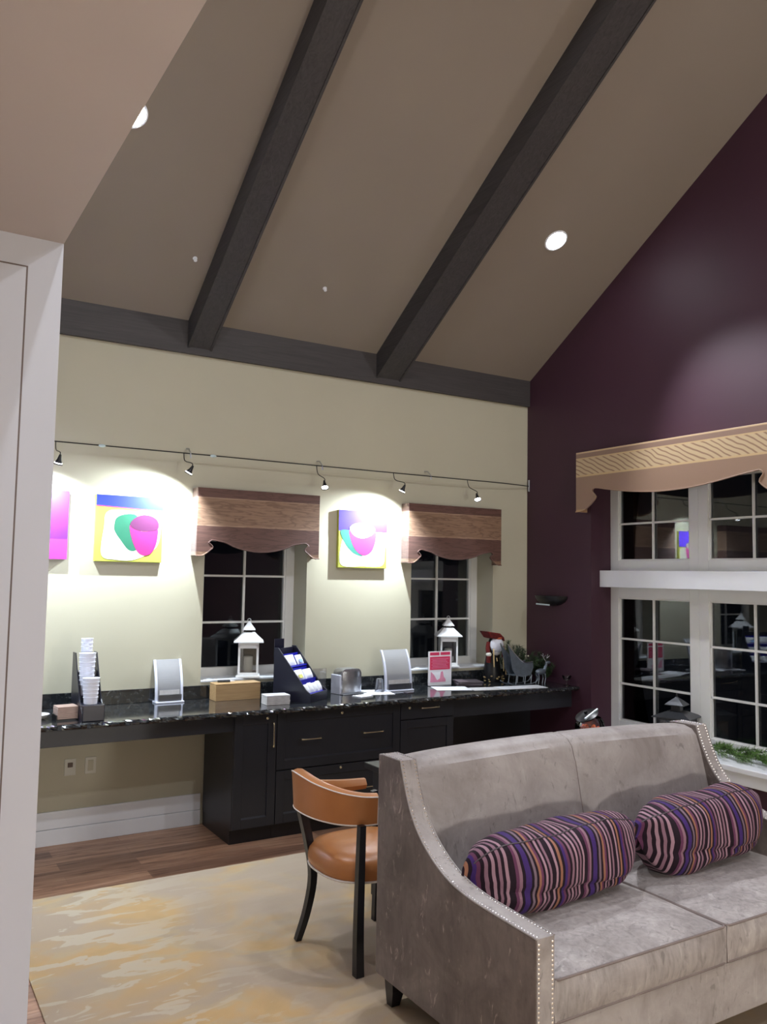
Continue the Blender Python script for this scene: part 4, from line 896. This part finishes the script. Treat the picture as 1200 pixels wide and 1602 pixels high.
b = B(); tube(b, [backf(0.5, k/39)+Vector((0, -0.001, 0)) for k in range(14, 36)], 0.0022, 5); obj('seam', b, M['seam'], bk, True)
b = B(); box(b, IX0, IX1, SYF+0.012, SYB-0.33, 0.13, 0.343, 0.008); obj('front_rail', b, M['velvet'], t)
def cushion(x0, x1, y0, y1, z0, z1, crown, seed):
    cx, cy, cz = (x0+x1)/2, (y0+y1)/2, (z0+z1)/2; hx, hy, hz = (x1-x0)/2, (y1-y0)/2, (z1-z0)/2
    rnd = random.Random(seed); ph = [rnd.uniform(0, 6) for _ in range(8)]
    b = B(); g = bmesh.ops.create_cube(b, size=2.0); bmesh.ops.subdivide_edges(b, edges=b.edges[:], cuts=23, use_grid_fill=True)
    for v in b.verts:
        X, Y, Z = v.co
        sq = lambda a: math.copysign(abs(a)**1.0, a)
        top = (1-abs(X)**4)*(1-abs(Y)**4)
        r = 0.86; 
        px, py, pz = X*hx, Y*hy, Z*hz
        # soften edges
        e = 0.020
        if abs(Z) > 0.999: 
            pz += math.copysign(crown*top, Z) if Z > 0 else 0
        bulge = (1-Z*Z)
        if abs(X) > 0.999: px += math.copysign(0.003*bulge, X)
        if abs(Y) > 0.999: py += math.copysign(0.016*bulge, Y)*(1-abs(X)**6) if Y < 0 else 0
        # faint wrinkles running back from the front edge
        if Z > 0.999: pz += 0.0022*math.sin(38*X+ph[0]+3*Y)*max(0, -Y)**2 + 0.003*math.sin(7*X+ph[1])*math.sin(5*Y+ph[2])
        if Y < -0.999: py += 0.0022*math.sin(44*X+ph[3]+2*Z)*(1-abs(Z))
        if abs(Z) > 0.999 and (abs(X) > 0.999 or abs(Y) > 0.999): pass
        v.co = Vector((cx+px, cy+py, cz+pz))
    bmesh.ops.recalc_face_normals(b, faces=b.faces[:]); c = obj('seat_cushion', b, M['velvet_seat'], t, True)
    for zz in (z1, z0):
        b = B(); rr = 0.02; pts = []
        for (ax, ay, a0) in ((x1-rr, y1-rr, 0), (x0+rr, y1-rr, 90), (x0+rr, y0+rr, 180), (x1-rr, y0+rr, 270)):
            for k in range(5): a = R(a0+k*22.5); pts.append((ax+rr*math.cos(a), ay+rr*math.sin(a), zz))
        tube(b, pts, 0.0048, 6, closed=True); obj('piping', b, M['seam'], c, True)
cushion(IX0+0.004, MX-0.004, SYF+0.004, -3.165, 0.352, 0.490, 0.030, 1)
cushion(MX+0.004, IX1-0.004, SYF+0.004, -3.165, 0.352, 0.490, 0.030, 2)
for x in (-3.285, -1.40):
    for y in (-2.915, -3.80):
        b = B(); rings = []
        for r, z, dy in ((0.034, 0.14, 0), (0.030, 0.08, 0), (0.020, 0.0085, 0.012 if y > -3 else -0.012)):
            rings.append([b.verts.new((x+sx*r, y+dy+sy*r, z)) for sx, sy in ((-1, -1), (1, -1), (1, 1), (-1, 1))])
        for a, c in zip(rings, rings[1:]):
            for k in range(4): b.faces.new((a[k], a[(k+1) % 4], c[(k+1) % 4], c[k]))
        b.faces.new(rings[0][::-1]); b.faces.new(rings[-1]); bmesh.ops.recalc_face_normals(b, faces=b.faces[:]); obj('leg', b, M['blackwood'], t)
# bolster cushions
def bolster(cx, cy, cz, L, ry, rz, yaw, tilt, seed, label, sgn=1):
    rnd = random.Random(seed); ph = [rnd.uniform(0, 6.28) for _ in range(12)]
    t = thing('throw_pillow', label, 'pillow', (cx, cy, cz), yaw, 'striped pillows on the sofa')
    b = B()
    def f(u, v):
        s = 2*u-1; a = 2*math.pi*v
        e = max(0.0, 1-abs(s)**5.0)**0.55
        flat = abs(s)**6                                 # ends close to an upright seam
        yy = ry*e*(1-0.65*flat); zz = rz*(e*0.88+0.12*(abs(s) < 0.999))
        ca, sa = math.cos(a), math.sin(a)
        p = 0.80
        dy = math.copysign(abs(ca)**p, ca)*yy; dz = math.copysign(abs(sa)**p, sa)*zz
        wr = 0.006*math.sin(5*s+ph[0]+2*math.sin(a+ph[1]))+0.003*math.sin(15*s+6*ca+ph[2])+0.005*math.sin(4*a+5*s+ph[3])
        wr += 0.014*flat*math.sin(7*a+ph[4])
        fold = -0.016*math.exp(-((sa+0.35+0.35*s)/0.10)**2)*(ca < 0)
        k = 1+(wr+fold)/max(ry, 0.05)
        if sa < 0: dz *= 0.93
        ear = 0.045*max(0, s*sgn)**7
        return Vector((s*L/2+0.012*math.sin(3*a+ph[5])*abs(s)**3+0.02*sa*abs(s)**5*s, dy*k, dz*k+ear))
    vs, fs = grid(b, f, 90, 56, cv=True)
    for r_ in (vs[0], vs[-1]): b.faces.new(r_)
    bmesh.ops.recalc_face_normals(b, faces=b.faces[:]); b.transform(Matrix.Rotation(tilt, 4, 'Y'))
    c = obj('cover', b, M['stripe'], t, True, local=True)
    b = B(); pts = [Matrix.Rotation(tilt, 4, 'Y') @ (f(i/60, 0.315)+Vector((0, 0, 0.001))) for i in range(2, 59)]; tube(b, pts, 0.0030, 5); obj('seam', b, M['leather_dark'], c, True, local=True)
    return t
bolster(-2.778, -3.355, 0.655, 0.93, 0.155, 0.160, R(0.5), R(-1.5), 3, 'plum striped pillow at the left arm of the sofa')
bolster(-1.855, -3.36, 0.668, 0.89, 0.155, 0.165, R(2), R(-2.5), 5, 'plum striped pillow on the right seat, nearer the window', -1)

# ---------------------------------------------------------------- tan chair
t = thing('armchair', 'tan leather barrel back chair with black legs beside the sofa', 'chair', (-3.12, -2.36, 0.0085))
bk_pts = [(-3.215, -2.635), (-3.29, -2.61), (-3.375, -2.545), (-3.44, -2.44), (-3.465, -2.33), (-3.45, -2.215), (-3.385, -2.12), (-3.28, -2.07), (-3.12, -2.055), (-2.965, -2.06)]
ztop = [0.815, 0.820, 0.835, 0.858, 0.878, 0.874, 0.828, 0.775, 0.752, 0.745]; zbot = [0.685, 0.682, 0.682, 0.688, 0.695, 0.695, 0.69, 0.69, 0.695, 0.70]
P3 = cat([(p[0], p[1], 0) for p in bk_pts], 6); ZTp = [p.x for p in cat([(z, 0, 0) for z in ztop], 6)]; ZB = [p.x for p in cat([(z, 0, 0) for z in zbot], 6)]
b = B(); rings = []; outer_top = []; outer_bot = []; inner_top = []
TH = 0.046
for i, p in enumerate(P3):
    q = P3[min(i+1, len(P3)-1)]-P3[max(i-1, 0)]; q.normalize(); nrm = Vector((q.y, -q.x, 0))     # towards the seat
    if (Vector((-3.1, -2.35, 0))-p).dot(nrm) < 0: nrm = -nrm
    zt, zb = ZTp[i], ZB[i]; lean = -0.012
    sec = [p+nrm*0.0+Vector((0, 0, zb)), p-nrm*0.006+Vector((0, 0, (zb+zt)/2)), p+nrm*lean+Vector((0, 0, zt-0.004)), p+nrm*(TH*0.3)+Vector((0, 0, zt+0.007)), p+nrm*(TH*0.75)+Vector((0, 0, zt+0.005)), p+nrm*TH+Vector((0, 0, zt-0.012)), p+nrm*(TH+0.006)+Vector((0, 0, (zb+zt)/2)), p+nrm*(TH-0.006)+Vector((0, 0, zb))]
    rings.append([b.verts.new(s) for s in sec]); outer_top.append(sec[2]); outer_bot.append(sec[0]); inner_top.append(sec[5])
for a, c in zip(rings, rings[1:]):
    for k in range(8): b.faces.new((a[k], a[(k+1) % 8], c[(k+1) % 8], c[k]))
b.faces.new(rings[0][::-1]); b.faces.new(rings[-1]); bmesh.ops.recalc_face_normals(b, faces=b.faces[:])
br = obj('backrest', b, M['tan'], t, True)
b = B(); tube(b, outer_top, 0.0032, 6); tube(b, outer_bot, 0.0036, 6); tube(b, [outer_bot[0], outer_top[0]], 0.0034, 6); tube(b, [outer_bot[-1], outer_top[-1]], 0.0034, 6); obj('piping', b, M['piping_white'], br, True)
# seat: a rounded D shape
SC = Vector((-3.10, -2.355, 0)); 
def seat_r(a):                                        # plan outline
    c, s = math.cos(a), math.sin(a); p = 2.7
    return 1/((abs(c/0.285)**p+abs(s/0.265)**p)**(1/p))
b = B()
sp = [(0.80, 0.408), (0.965, 0.412), (0.995, 0.430), (1.0, 0.455), (0.975, 0.485), (0.90, 0.508), (0.72, 0.524), (0.45, 0.532), (0.15, 0.534)]
def seatf(u, v):
    i = int(round(v*(len(sp)-1))); k, z = sp[i]; a = 2*math.pi*u; r = seat_r(a)*k; return SC+Vector((r*math.cos(a), r*math.sin(a), z))
vs, fs = grid(b, seatf, 48, len(sp), cu=True); b.faces.new([v[0] for v in vs][::-1]); b.faces.new([v[-1] for v in vs]); bmesh.ops.recalc_face_normals(b, faces=b.faces[:])
se = obj('seat', b, M['tan'], t, True)
b = B(); tube(b, [SC+Vector((seat_r(a)*0.985*math.cos(a), seat_r(a)*0.985*math.sin(a), 0.413)) for a in [2*math.pi*k/48 for k in range(48)]], 0.0052, 6, closed=True); obj('piping', b, M['piping_white'], se, True)
def leg(pts, rs): b = B(); tube(b, cat(pts, 5), [rs[0]+(rs[1]-rs[0])*i/((len(pts)-1)*5) for i in range((len(pts)-1)*5+1)], 4, rot=math.pi/4); obj('leg', b, M['blackwood'], t)
leg([(-3.300, -2.632, 0.69), (-3.302, -2.628, 0.45), (-3.300, -2.620, 0.20), (-3.292, -2.612, 0.0085)], (0.022, 0.029))
leg([(-3.395, -2.175, 0.70), (-3.345, -2.18, 0.50), (-3.318, -2.18, 0.33), (-3.335, -2.16, 0.16), (-3.372, -2.135, 0.0085)], (0.030, 0.021))
leg([(-3.02, -2.57, 0.42), (-3.05, -2.56, 0.2), (-3.08, -2.54, 0.0085)], (0.028, 0.024))
leg([(-2.93, -2.12, 0.69), (-2.90, -2.12, 0.42), (-2.90, -2.11, 0.0085)], (0.022, 0.024))
b = B(); lathe(b, [(0.19, 0.395), (0.19, 0.408), (0.002, 0.408)], (SC.x, SC.y, 0), 28); obj('seat_frame', b, M['blackwood'], t)
